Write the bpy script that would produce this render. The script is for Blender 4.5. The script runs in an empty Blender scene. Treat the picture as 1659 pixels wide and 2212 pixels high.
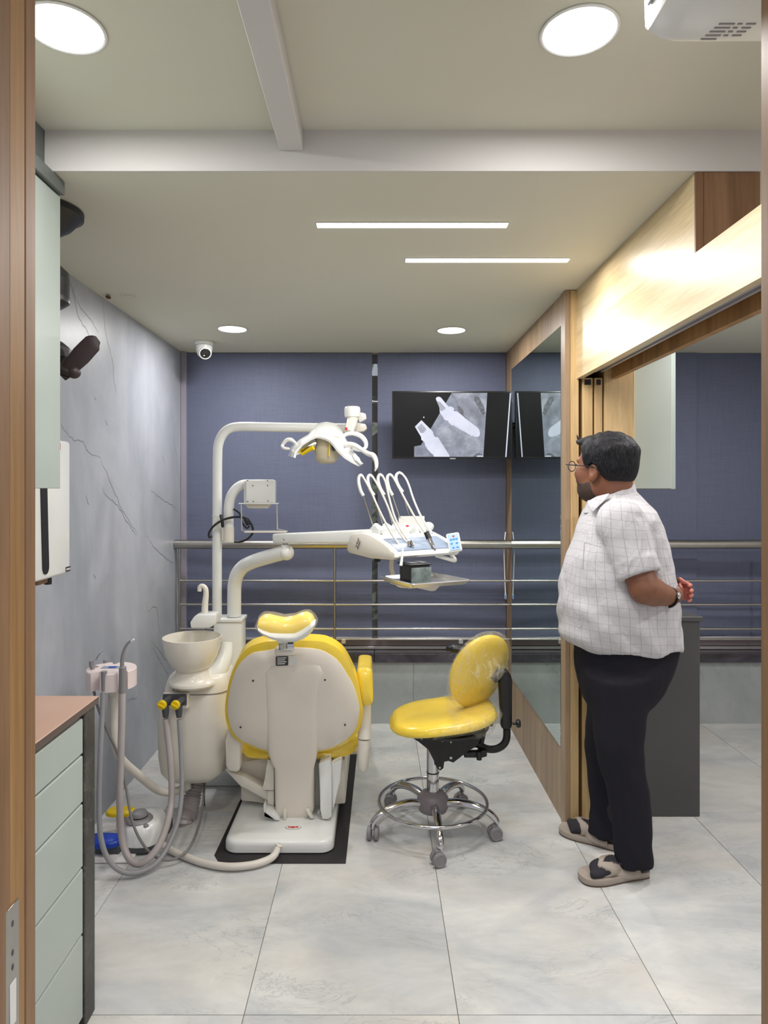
import bpy, bmesh, math, random
import numpy as np
from mathutils import Vector, Matrix, noise

random.seed(7)
SC = bpy.context.scene
COL = SC.collection
PI = math.pi
V = Vector

# ------------------------------------------------------------ camera, world, exposure
F, VX, VY, EYE = 1460.0, 815.0, 1055.0, 1.5
cam_d = bpy.data.cameras.new('camera')
cam = bpy.data.objects.new('camera', cam_d); COL.objects.link(cam)
cam.location = (0, 0, EYE); cam.rotation_euler = (PI / 2, 0, 0)
cam_d.sensor_fit = 'HORIZONTAL'; cam_d.sensor_width = 36.0
cam_d.lens = F / 1659 * 36.0
cam_d.shift_x = (829.5 - VX) / 1659
cam_d.shift_y = -(1106 - VY) / 1659
cam_d.clip_start = 0.02
SC.camera = cam

w = bpy.data.worlds.new('world'); SC.world = w; w.use_nodes = True
w.node_tree.nodes['Background'].inputs[0].default_value = (0.80, 0.86, 1.0, 1)
w.node_tree.nodes['Background'].inputs[1].default_value = 0.50

SC.view_settings.view_transform = 'Standard'
SC.view_settings.look = 'None'
SC.view_settings.gamma = 1.0
SC.view_settings.use_curve_mapping = False
SC.view_settings.exposure = 0.12
DOWN_W, DOWN_NEAR_W, LIN_W, SIDE_W, HALL_FILL_W = 10.5, 6.0, 9.5, 14.0, 13.0
LCOL = (1.0, 0.97, 0.95)


def P(px, py, d):
    """a point of the room: photograph column and row at a depth of d metres"""
    return V(((px - VX) * d / F, d, EYE - (py - VY) * d / F))


# ------------------------------------------------------------ materials
def lin(c):
    return tuple(((v / 255) / 12.92 if v / 255 <= 0.04045 else ((v / 255 + 0.055) / 1.055) ** 2.4) for v in c[:3]) + (1,)


def newmat(name):
    m = bpy.data.materials.new(name); m.use_nodes = True
    nt = m.node_tree
    return m, nt, nt.nodes['Principled BSDF']


def coords(nt, rnd=False, scale=(1, 1, 1), world=False):
    if world:
        g = nt.nodes.new('ShaderNodeNewGeometry'); out = g.outputs['Position']
    else:
        t = nt.nodes.new('ShaderNodeTexCoord'); out = t.outputs['Object']
    mp = nt.nodes.new('ShaderNodeMapping'); mp.inputs['Scale'].default_value = scale
    nt.links.new(out, mp.inputs['Vector'])
    if rnd:
        oi = nt.nodes.new('ShaderNodeObjectInfo')
        ml = nt.nodes.new('ShaderNodeMath'); ml.operation = 'MULTIPLY'; ml.inputs[1].default_value = 37.0
        cb = nt.nodes.new('ShaderNodeCombineXYZ')
        nt.links.new(oi.outputs['Random'], ml.inputs[0])
        for i in range(3): nt.links.new(ml.outputs[0], cb.inputs[i])
        nt.links.new(cb.outputs[0], mp.inputs['Location'])
    return mp.outputs[0]


def noise_n(nt, vec, scale, detail=3, rough=0.5, dist=0.0):
    n = nt.nodes.new('ShaderNodeTexNoise')
    n.inputs['Scale'].default_value = scale; n.inputs['Detail'].default_value = detail
    n.inputs['Roughness'].default_value = rough; n.inputs['Distortion'].default_value = dist
    nt.links.new(vec, n.inputs['Vector'])
    return n.outputs['Fac']


def ramp(nt, fac, stops):
    r = nt.nodes.new('ShaderNodeValToRGB')
    e = r.color_ramp.elements
    while len(e) < len(stops): e.new(0.5)
    for i, (p, c) in enumerate(stops):
        e[i].position = p; e[i].color = c if len(c) == 4 else tuple(c) + (1,)
    nt.links.new(fac, r.inputs[0])
    return r.outputs['Color']


def mixc(nt, fac, a, b, mode='MIX'):
    m = nt.nodes.new('ShaderNodeMix'); m.data_type = 'RGBA'; m.blend_type = mode
    for s, v in ((0, fac), (6, a), (7, b)):
        if hasattr(v, 'is_output'): nt.links.new(v, m.inputs[s])
        elif s == 0: m.inputs[0].default_value = v
        else: m.inputs[s].default_value = v
    return m.outputs[2]


def bump(nt, bsdf, h, strength=0.2, dist=0.01):
    b = nt.nodes.new('ShaderNodeBump'); b.inputs['Strength'].default_value = strength
    b.inputs['Distance'].default_value = dist
    nt.links.new(h, b.inputs['Height']); nt.links.new(b.outputs[0], bsdf.inputs['Normal'])


def plain(name, c, rough=0.4, metal=0.0, var=0.06, vscale=6.0, bmp=0.0, bscale=200, trans=0.0, coat=0.0, alpha=1.0, spec=0.5):
    m, nt, b = newmat(name)
    vec = coords(nt)
    l = lin(c)
    lo = tuple(v * (1 - var) for v in l[:3]) + (1,); hi = tuple(min(1, v * (1 + var)) for v in l[:3]) + (1,)
    f = noise_n(nt, vec, vscale)
    nt.links.new(ramp(nt, f, [(0.3, lo), (0.7, hi)]), b.inputs['Base Color'])
    b.inputs['Roughness'].default_value = rough; b.inputs['Metallic'].default_value = metal
    b.inputs['Transmission Weight'].default_value = trans; b.inputs['Coat Weight'].default_value = coat
    b.inputs['Alpha'].default_value = alpha; b.inputs['Specular IOR Level'].default_value = spec
    if bmp: bump(nt, b, noise_n(nt, vec, bscale, 2), bmp, 0.002)
    return m


def emis(name, c, s):
    m, nt, b = newmat(name)
    b.inputs['Base Color'].default_value = (0, 0, 0, 1)
    b.inputs['Emission Color'].default_value = lin(c) if max(c) > 1.5 else tuple(c) + (1,)
    b.inputs['Emission Strength'].default_value = s
    b.inputs['Roughness'].default_value = 0.3; b.inputs['Specular IOR Level'].default_value = 0.12
    return m


def wood(name, c1, c2, c3, axis='Z', rough=0.42):
    m, nt, b = newmat(name)
    sc = {'Z': (1, 1, 0.06), 'Y': (1, 0.06, 1), 'X': (0.06, 1, 1)}[axis]
    vec = coords(nt, scale=sc, world=True)
    big = noise_n(nt, vec, 9.0, 4, 0.6, 1.2)
    fine = noise_n(nt, vec, 130.0, 3, 0.6, 0.3)
    c = ramp(nt, big, [(0.30, lin(c1)), (0.52, lin(c2)), (0.72, lin(c3))])
    g = ramp(nt, fine, [(0.35, (0.80, 0.77, 0.72, 1)), (0.62, (1.06, 1.05, 1.04, 1))])
    nt.links.new(mixc(nt, 0.55, c, g, 'MULTIPLY'), b.inputs['Base Color'])
    b.inputs['Roughness'].default_value = rough
    bump(nt, b, fine, 0.12, 0.002)
    return m


def stone(name, c1, c2, vein, rough, scale=2.2, vstr=0.35, rnd=True, fine=20.0, world=False, stretch=(1, 1, 1), sp=None, warm=None):
    m, nt, b = newmat(name)
    vec = coords(nt, rnd=rnd, world=world, scale=stretch)
    cl = noise_n(nt, vec, scale, 6, 0.6, 0.9)
    c = ramp(nt, cl, [(0.32, lin(c1)), (0.68, lin(c2))])
    f2 = noise_n(nt, vec, fine, 5, 0.65, 0.4)
    c = mixc(nt, 0.45, c, ramp(nt, f2, [(0.3, (0.86, 0.87, 0.88, 1)), (0.6, (1.04, 1.04, 1.04, 1))]), 'MULTIPLY')
    if warm:
        wf = noise_n(nt, vec, 1.3, 3, 0.5, 0.5)
        c = mixc(nt, ramp(nt, wf, [(0.5, (0, 0, 0, 1)), (0.75, (0.5, 0.5, 0.5, 1))]), c, lin(warm))
    vn = noise_n(nt, vec, scale * 1.7, 8, 0.65, 1.6)
    r = ramp(nt, vn, [(0.484, (0, 0, 0, 1)), (0.498, (vstr, vstr, vstr, 1)), (0.512, (0, 0, 0, 1))])
    mask = ramp(nt, noise_n(nt, vec, scale * 1.1, 2), [(0.45, (0, 0, 0, 1)), (0.62, (1, 1, 1, 1))])
    r = mixc(nt, 1.0, r, mask, 'MULTIPLY')
    c = mixc(nt, r, c, lin(vein))
    nt.links.new(c, b.inputs['Base Color'])
    b.inputs['Roughness'].default_value = rough
    return m


M = {}
M['ceiling'] = plain('ceiling_paint', (214, 212, 197), 0.9, var=0.02, vscale=1.2)
M['ceil_pink'] = plain('beam_paint', (208, 206, 204), 0.9, var=0.02, vscale=1.2)
M['tile'] = stone('marble_tile', (184, 187, 189), (218, 218, 214), (132, 138, 142), 0.20, 2.0, 0.5, fine=12, stretch=(1, 2.1, 1), warm=(214, 204, 190))
M['grout'] = plain('grout', (128, 122, 114), 0.9)
M['concrete'] = stone('grey_stone_cladding', (152, 157, 166), (184, 187, 196), (122, 124, 130), 0.40, 1.6, 0.12, rnd=False, fine=9, world=True, stretch=(1, 1, 0.55))
M['dado'] = stone('dado_stone', (158, 164, 164), (186, 190, 190), (116, 120, 120), 0.36, 1.6, 0.35, fine=9)
M['granite'] = stone('dark_granite', (52, 48, 54), (86, 82, 92), (140, 138, 146), 0.2, 4, 0.4, fine=60)
M['blackstone'] = stone('black_stone', (44, 42, 40), (74, 72, 68), (150, 148, 140), 0.45, 7, 0.5, fine=60)
M['oak'] = wood('oak_veneer', (176, 146, 104), (202, 172, 124), (216, 188, 142), 'Z')
M['oak_y'] = wood('oak_veneer_level', (186, 164, 124), (206, 186, 146), (218, 202, 168), 'Y', 0.35)
M['oak_grey'] = wood('oak_veneer_greyish', (138, 116, 92), (160, 136, 108), (174, 150, 122), 'Z', 0.45)
M['oak_end'] = wood('brown_teak', (104, 76, 54), (132, 100, 74), (150, 116, 88), 'Z')
M['jamb'] = wood('jamb_teak', (140, 104, 62), (166, 126, 78), (178, 140, 94), 'Z', 0.5)
M['jamb_d'] = wood('jamb_teak_dark', (122, 90, 60), (140, 106, 74), (152, 118, 84), 'Z', 0.5)
M['sage'] = plain('sage_laminate', (172, 183, 177), 0.32, var=0.02)
M['sage_d'] = plain('sage_laminate_edge', (112, 122, 116), 0.4, var=0.02)
M['fascia'] = plain('grey_laminate', (104, 110, 108), 0.4, var=0.03)
M['counter'] = plain('counter_reflection_tint', (186, 152, 132), 0.25, var=0.04)  # peach reflection on the worktop is mixed into this base colour
M['cedge'] = plain('counter_edge', (92, 80, 76), 0.4, var=0.05)
M['charcoal'] = plain('charcoal_laminate', (76, 76, 78), 0.4, var=0.05, vscale=3)
M['white'] = plain('white_enamel', (230, 232, 229), 0.22, var=0.01, coat=0.3)
M['cream'] = plain('cream_plastic', (226, 221, 209), 0.28, var=0.015, coat=0.3)
M['cream2'] = plain('cream_shell', (230, 222, 210), 0.3, var=0.015, coat=0.2)
M['pinkwhite'] = plain('pinkish_white_plastic', (222, 208, 206), 0.35, var=0.01)
M['yellow'] = plain('yellow_vinyl', (244, 212, 70), 0.28, var=0.04, vscale=9, coat=0.35)
M['yellow_b'] = plain('yellow_plastic', (234, 202, 10), 0.35, var=0.02)
M['blue_b'] = plain('blue_plastic', (18, 60, 168), 0.35, var=0.03)
M['chrome'] = plain('chrome', (205, 205, 208), 0.10, 1.0, var=0.01)
M['traysteel'] = plain('tray_steel', (214, 214, 216), 0.22, 0.75, var=0.02)
M['steel'] = plain('brushed_steel', (178, 174, 168), 0.28, 1.0, var=0.03, vscale=40)
M['alu'] = plain('aluminium', (200, 198, 200), 0.4, 0.7, var=0.02)
M['frame_shaded'] = plain('window_frame_shaded', (150, 138, 142), 0.5, 0.2, var=0.03)  # shade on the lower window frame is put into this colour
M['lilac'] = plain('window_frame_lilac', (150, 146, 160), 0.5, 0.1, var=0.03)
M['black'] = plain('black_plastic', (26, 26, 28), 0.4, var=0.1)
M['blackm'] = plain('black_powder_coat', (22, 22, 23), 0.5, var=0.1, bmp=0.1, bscale=400)
M['rubber'] = plain('black_rubber_mat', (36, 32, 36), 0.6, var=0.08)
M['brownfan'] = plain('dark_brown_blade', (56, 46, 46), 0.45, var=0.1)
M['grey'] = plain('grey_plastic', (132, 130, 132), 0.45, var=0.04)
M['dgrey'] = plain('dark_grey_plastic', (72, 74, 80), 0.45, var=0.04)
M['hubgrey'] = plain('mauve_grey_plastic', (128, 120, 126), 0.4, var=0.04)
M['hose'] = plain('grey_hose', (176, 168, 166), 0.45, var=0.03)
M['hose_g'] = plain('mid_grey_hose', (150, 150, 152), 0.45, var=0.03)
M['hose_w'] = plain('white_hose', (214, 208, 198), 0.4, var=0.03)
M['pipegrey'] = plain('grey_pipe', (122, 118, 116), 0.45, var=0.04)
M['bluegrey'] = plain('blue_grey_panel', (138, 152, 172), 0.25, var=0.02)
M['glassblue'] = plain('pale_blue_pad', (150, 188, 226), 0.3, var=0.04)
M['red'] = plain('red_print', (196, 40, 40), 0.5)
M['ink'] = plain('black_print', (28, 28, 30), 0.5)
M['inkgrey'] = plain('grey_print', (120, 118, 118), 0.5)
M['paper'] = plain('white_label', (226, 224, 220), 0.5, var=0.01)
M['wrap'] = plain('clear_film', (240, 236, 214), 0.12, var=0.02, alpha=0.16)
M['amber'] = plain('beige_translucent_shield', (212, 202, 176), 0.35, var=0.02, trans=0.15)
M['gap_shade'] = plain('painted_gap_shade', (16, 12, 10), 0.8)  # near-black that paints shade into the drawer gaps and door pocket
M['skin'] = plain('brown_skin', (122, 78, 56), 0.5, var=0.10, vscale=14, bmp=0.1)
M['skin_p'] = plain('palm_skin', (190, 112, 98), 0.5, var=0.08, vscale=40)
M['hair'] = plain('black_hair', (17, 17, 21), 0.38, var=0.3, vscale=60)
M['beard'] = plain('dark_stubble', (58, 42, 34), 0.7, var=0.35, vscale=160)
M['sock'] = plain('charcoal_sock', (44, 42, 50), 0.85, var=0.15, vscale=60, bmp=0.2, bscale=300)
M['sandal'] = plain('beige_rubber', (168, 156, 146), 0.6, var=0.04)
M['sandal_d'] = plain('brown_sole', (92, 74, 62), 0.7, var=0.05)
M['lens'] = plain('spectacle_lens', (235, 225, 235), 0.05, var=0.01, alpha=0.18)
M['eye'] = plain('eye_white', (220, 215, 208), 0.3, var=0.01)

# hair with streaks
def hair_mat():
    m, nt, b = newmat('black_hair_strands')
    vec = coords(nt, scale=(30, 30, 6), world=True)
    f = noise_n(nt, vec, 6, 3, 0.6, 0.6)
    nt.links.new(ramp(nt, f, [(0.4, (0.003, 0.003, 0.004, 1)), (0.7, (0.02, 0.02, 0.026, 1))]), b.inputs['Base Color'])
    b.inputs['Roughness'].default_value = 0.5; b.inputs['Specular IOR Level'].default_value = 0.22
    bump(nt, b, f, 0.9, 0.006)
    return m
M['hair'] = hair_mat()

def trouser_mat():
    m, nt, b = newmat('charcoal_trousers')
    vec = coords(nt, scale=(1, 1, 0.35), world=True)
    f = noise_n(nt, vec, 9, 3, 0.5, 0.8)
    b.inputs['Base Color'].default_value = lin((36, 35, 42))
    b.inputs['Roughness'].default_value = 0.9
    b.inputs['Specular IOR Level'].default_value = 0.15
    bump(nt, b, f, 0.5, 0.02)
    return m
M['trouser'] = trouser_mat()

def shirt_mat():
    m, nt, b = newmat('white_checked_shirt')
    g = nt.nodes.new('ShaderNodeNewGeometry'); sp = nt.nodes.new('ShaderNodeSeparateXYZ')
    nt.links.new(g.outputs['Position'], sp.inputs[0])
    n = noise_n(nt, g.outputs['Position'], 6, 2)
    def line(a, bsock, ka, kb, step, wid):
        s1 = nt.nodes.new('ShaderNodeMath'); s1.operation = 'MULTIPLY'; s1.inputs[1].default_value = ka; nt.links.new(a, s1.inputs[0])
        s2 = nt.nodes.new('ShaderNodeMath'); s2.operation = 'MULTIPLY_ADD'; s2.inputs[1].default_value = kb
        nt.links.new(bsock, s2.inputs[0]); nt.links.new(s1.outputs[0], s2.inputs[2])
        s3 = nt.nodes.new('ShaderNodeMath'); s3.operation = 'MULTIPLY_ADD'; s3.inputs[1].default_value = 0.03
        nt.links.new(n, s3.inputs[0]); nt.links.new(s2.outputs[0], s3.inputs[2])
        s4 = nt.nodes.new('ShaderNodeMath'); s4.operation = 'MULTIPLY'; s4.inputs[1].default_value = 1 / step; nt.links.new(s3.outputs[0], s4.inputs[0])
        s5 = nt.nodes.new('ShaderNodeMath'); s5.operation = 'FRACT'; nt.links.new(s4.outputs[0], s5.inputs[0])
        s6 = nt.nodes.new('ShaderNodeMath'); s6.operation = 'LESS_THAN'; s6.inputs[1].default_value = wid / step; nt.links.new(s5.outputs[0], s6.inputs[0])
        return s6.outputs[0]
    sx = nt.nodes.new('ShaderNodeMath'); sx.operation = 'SUBTRACT'; sx.inputs[1].default_value = 0.97; nt.links.new(sp.outputs[0], sx.inputs[0])
    sy = nt.nodes.new('ShaderNodeMath'); sy.operation = 'SUBTRACT'; sy.inputs[1].default_value = 2.76; nt.links.new(sp.outputs[1], sy.inputs[0])
    at = nt.nodes.new('ShaderNodeMath'); at.operation = 'ARCTAN2'; nt.links.new(sy.outputs[0], at.inputs[0]); nt.links.new(sx.outputs[0], at.inputs[1])
    v = line(at.outputs[0], sp.outputs[2], 0.235, 0.06, 0.033, 0.0022)
    h = line(sp.outputs[2], sp.outputs[0], 1.0, 0.06, 0.033, 0.0018)
    mx = nt.nodes.new('ShaderNodeMath'); mx.operation = 'MAXIMUM'; nt.links.new(v, mx.inputs[0]); nt.links.new(h, mx.inputs[1])
    k = nt.nodes.new('ShaderNodeMath'); k.operation = 'MULTIPLY'; k.inputs[1].default_value = 0.55; nt.links.new(mx.outputs[0], k.inputs[0])
    nt.links.new(mixc(nt, k.outputs[0], lin((192, 190, 194)), lin((138, 134, 142))), b.inputs['Base Color'])
    b.inputs['Roughness'].default_value = 0.85
    f = noise_n(nt, coords(nt, scale=(1, 1, 0.5), world=True), 11, 3, 0.5, 1.5)
    bump(nt, b, f, 0.55, 0.02)
    return m
M['shirt'] = shirt_mat()

def blind_mat():
    m, nt, b = newmat('slate_blue_blind_fabric')
    vec = coords(nt, world=True)
    a = noise_n(nt, coords(nt, scale=(1, 1, 0.02), world=True), 420, 2)
    c = noise_n(nt, coords(nt, scale=(0.02, 1, 1), world=True), 420, 2)
    s = mixc(nt, 0.5, ramp(nt, a, [(0.3, (0.82, 0.82, 0.84, 1)), (0.7, (1.1, 1.1, 1.1, 1))]), ramp(nt, c, [(0.3, (0.82, 0.82, 0.84, 1)), (0.7, (1.1, 1.1, 1.1, 1))]))
    nt.links.new(mixc(nt, 1.0, lin((101, 107, 131)), s, 'MULTIPLY'), b.inputs['Base Color'])
    b.inputs['Roughness'].default_value = 0.6
    b.inputs['Specular IOR Level'].default_value = 0.4
    return m
M['blind'] = blind_mat()

def mirror_mat():
    m, nt, b = newmat('tinted_mirror')
    vec = coords(nt, world=True)
    f = noise_n(nt, vec, 3, 3)
    nt.links.new(ramp(nt, f, [(0.3, (0.52, 0.63, 0.60, 1)), (0.7, (0.60, 0.70, 0.67, 1))]), b.inputs['Base Color'])
    b.inputs['Metallic'].default_value = 1.0; b.inputs['Roughness'].default_value = 0.015
    return m
M['mirror'] = mirror_mat()

def glass_mat():
    m, nt, b = newmat('window_glass')
    b.inputs['Base Color'].default_value = (0.9, 0.95, 0.93, 1)
    b.inputs['Alpha'].default_value = 0.15; b.inputs['Roughness'].default_value = 0.03
    return m
M['glass'] = glass_mat()

def leaf_mat():
    m, nt, b = newmat('daylit_garden_leaves')
    f = noise_n(nt, coords(nt, world=True), 14, 3)
    nt.links.new(ramp(nt, f, [(0.3, lin((90, 130, 80))), (0.5, lin((200, 215, 170))), (0.7, lin((240, 215, 205)))]), b.inputs['Base Color'])  # leaf colours lightened to stand in for daylight on the hedge
    return m
M['leaf'] = leaf_mat()
M['em_disc'] = emis('lit_diffuser', (1.0, 0.97, 1.0), 6.0)
M['em_lin'] = emis('lit_linear_diffuser', (1.0, 1.0, 1.0), 5.0)

# ------------------------------------------------------------ mesh helpers
def link(name, data, parent=None):
    o = bpy.data.objects.new(name, data); COL.objects.link(o)
    if parent: o.parent = parent
    return o


def obj(name, bm, m, parent=None, smooth=True, ang=38, label=None):
    me = bpy.data.meshes.new(name)
    bmesh.ops.recalc_face_normals(bm, faces=bm.faces[:])
    bm.to_mesh(me); bm.free()
    ms = m if isinstance(m, (list, tuple)) else [m]
    for x in ms: me.materials.append(x)
    if smooth:
        me.shade_smooth(); me.set_sharp_from_angle(angle=math.radians(ang))
    o = link(name, me)
    if parent:
        o.parent = parent
        o.matrix_parent_inverse = Matrix.Translation(-parent.location)
    if label: o['label'] = label
    return o


def thing(name, label, cat, loc=(0, 0, 0), group=None):
    o = link(name, None); o.location = loc
    o.empty_display_size = 0.05
    o['label'] = label; o['category'] = cat
    if group: o['group'] = group
    return o


def tag(o, label, cat, group=None):
    o['label'] = label; o['category'] = cat
    if group: o['group'] = group
    return o


def struct(name, bm, m, smooth=False, parent=None, label=None):
    o = obj(name, bm, m, parent, smooth)
    if not parent: o['kind'] = 'structure'
    if label: o['label'] = label
    return o


def NB(): return bmesh.new()


def box(bm, x0, x1, y0, y1, z0, z1, bev=0.0, seg=2, mtx=None, mi=0):
    t = bmesh.new()
    bmesh.ops.create_cube(t, size=1.0)
    for v in t.verts:
        v.co = V(((x0 + x1) / 2 + v.co.x * (x1 - x0), (y0 + y1) / 2 + v.co.y * (y1 - y0), (z0 + z1) / 2 + v.co.z * (z1 - z0)))
    if bev: bmesh.ops.bevel(t, geom=t.edges[:], offset=bev, segments=seg, profile=0.5, affect='EDGES')
    return merge(bm, t, mtx, mi)


def merge(bm, t, mtx=None, mi=0):
    if mtx is not None: bmesh.ops.transform(t, matrix=mtx, verts=t.verts[:])
    mp = {}
    for v in t.verts: mp[v] = bm.verts.new(v.co)
    for f in t.faces:
        try:
            n = bm.faces.new([mp[v] for v in f.verts]); n.material_index = mi
        except ValueError: pass
    t.free()
    return bm


def prism(bm, pts, ext, bev=0.0, seg=2):
    """closed polygon (3D points in a plane) extruded by the vector ext"""
    t = bmesh.new()
    a = [t.verts.new(p) for p in pts]; b = [t.verts.new(V(p) + V(ext)) for p in pts]
    n = len(a)
    t.faces.new(a); t.faces.new(b[::-1])
    for i in range(n): t.faces.new((a[i], b[i], b[(i + 1) % n], a[(i + 1) % n]))
    if bev: bmesh.ops.bevel(t, geom=t.edges[:], offset=bev, segments=seg, profile=0.5, affect='EDGES')
    return merge(bm, t)


def catmull(pts, n=8):
    pts = [V(p) for p in pts]
    if len(pts) < 3: return pts
    q = [pts[0] * 2 - pts[1]] + pts + [pts[-1] * 2 - pts[-2]]
    out = []
    for i in range(1, len(q) - 2):
        for k in range(n):
            t = k / n
            a, b, c, d = q[i - 1], q[i], q[i + 1], q[i + 2]
            out.append(0.5 * ((2 * b) + (c - a) * t + (2 * a - 5 * b + 4 * c - d) * t * t + (3 * b - a - 3 * c + d) * t ** 3))
    out.append(pts[-1])
    return out


def tube(bm, pts, r, seg=14, smooth=0, cap=True, flat=None, up=None):
    """round tube along pts; r number or list; flat=(a,b) squashes the section"""
    if smooth: 
        rr = r
        if isinstance(r, (list, tuple)):
            n0 = len(r); tot = (n0 - 1) * smooth + 1
            rr = [float(np.interp(i / smooth, range(n0), r)) for i in range(tot)]
        pts = catmull(pts, smooth); r = rr
    pts = [V(p) for p in pts]
    n = len(pts)
    rs = r if isinstance(r, (list, tuple)) else [r] * n
    tan = [(pts[min(i + 1, n - 1)] - pts[max(i - 1, 0)]).normalized() for i in range(n)]
    nrm = V(up) if up else (V((0, 0, 1)) if abs(tan[0].z) < 0.9 else V((1, 0, 0)))
    rings = []
    for i in range(n):
        nrm = (nrm - tan[i] * nrm.dot(tan[i])).normalized()
        bi = tan[i].cross(nrm)
        fa, fb = flat if flat else (1, 1)
        rings.append([bm.verts.new(pts[i] + (nrm * math.cos(2 * PI * k / seg) * fa + bi * math.sin(2 * PI * k / seg) * fb) * rs[i]) for k in range(seg)])
    for i in range(n - 1):
        for k in range(seg):
            bm.faces.new((rings[i][k], rings[i][(k + 1) % seg], rings[i + 1][(k + 1) % seg], rings[i + 1][k]))
    if cap:
        bm.faces.new(rings[0][::-1]); bm.faces.new(rings[-1])
    return bm


def lathe(bm, prof, c=(0, 0, 0), axis=(0, 0, 1), seg=28, sx=1.0, sy=1.0):
    """prof: (radius, height) pairs; revolved about axis through c"""
    t = bmesh.new()
    rings = []
    for r, h in prof:
        rings.append([t.verts.new((max(r, 1e-5) * math.cos(2 * PI * k / seg) * sx, max(r, 1e-5) * math.sin(2 * PI * k / seg) * sy, h)) for k in range(seg)])
    for i in range(len(rings) - 1):
        for k in range(seg):
            t.faces.new((rings[i][k], rings[i][(k + 1) % seg], rings[i + 1][(k + 1) % seg], rings[i + 1][k]))
    t.faces.new(rings[0][::-1]); t.faces.new(rings[-1])
    q = V((0, 0, 1)).rotation_difference(V(axis).normalized()).to_matrix().to_4x4()
    return merge(bm, t, Matrix.Translation(V(c)) @ q)


def cyl(bm, c, r, h, axis=(0, 0, 1), seg=24, bev=0.0):
    if bev: pr = [(r - bev, 0), (r, bev), (r, h - bev), (r - bev, h)]
    else: pr = [(r, 0), (r, h)]
    return lathe(bm, pr, c, axis, seg)


def ball(bm, c, r, sx=1, sy=1, sz=1, u=20, v=14):
    t = bmesh.new(); bmesh.ops.create_uvsphere(t, u_segments=u, v_segments=v, radius=1)
    for x in t.verts: x.co = V((x.co.x * r * sx, x.co.y * r * sy, x.co.z * r * sz))
    return merge(bm, t, Matrix.Translation(V(c)))


def loft(bm, rings, cap=True, closed=True):
    R = [[bm.verts.new(p) for p in ring] for ring in rings]
    n = len(R[0])
    for i in range(len(R) - 1):
        for k in range(n if closed else n - 1):
            bm.faces.new((R[i][k], R[i][(k + 1) % n], R[i + 1][(k + 1) % n], R[i + 1][k]))
    if cap is True: bm.faces.new(R[0][::-1])
    if cap: bm.faces.new(R[-1])
    return bm


def dome(bm, outline, nrm, bulge, back, steps=(1.0, 0.985, 0.955, 0.9, 0.8, 0.6, 0.35, 0.1), power=5, backbulge=None):
    """a pad: closed outline, domed along nrm on one side; the other side goes back by `back`"""
    pts = catmull_closed(outline)
    c = sum(pts, V()) / len(pts); nrm = V(nrm).normalized()
    rings = []
    bb = bulge if backbulge is None else backbulge
    for s in reversed(steps):
        rings.append([c + (p - c) * s + nrm * (bulge * (1 - s ** power)) for p in pts])
    mid = [(1.0, 0.3), (1.0, 0.7)]
    for s, k in mid: rings.append([c + (p - c) * s - nrm * back * k for p in pts])
    for s in steps:
        rings.append([c + (p - c) * s - nrm * (back + bb * (1 - s ** power)) for p in pts])
    return loft(bm, rings)


def catmull_closed(pts, n=4):
    pts = [V(p) for p in pts]; N = len(pts); out = []
    for i in range(N):
        a, b, c, d = pts[i - 1], pts[i], pts[(i + 1) % N], pts[(i + 2) % N]
        for k in range(n):
            t = k / n
            out.append(0.5 * ((2 * b) + (c - a) * t + (2 * a - 5 * b + 4 * c - d) * t * t + (3 * b - a - 3 * c + d) * t ** 3))
    return out


def flatpoly(bm, pts, mi=0):
    f = bm.faces.new([bm.verts.new(p) for p in pts]); f.material_index = mi
    return bm


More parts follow.
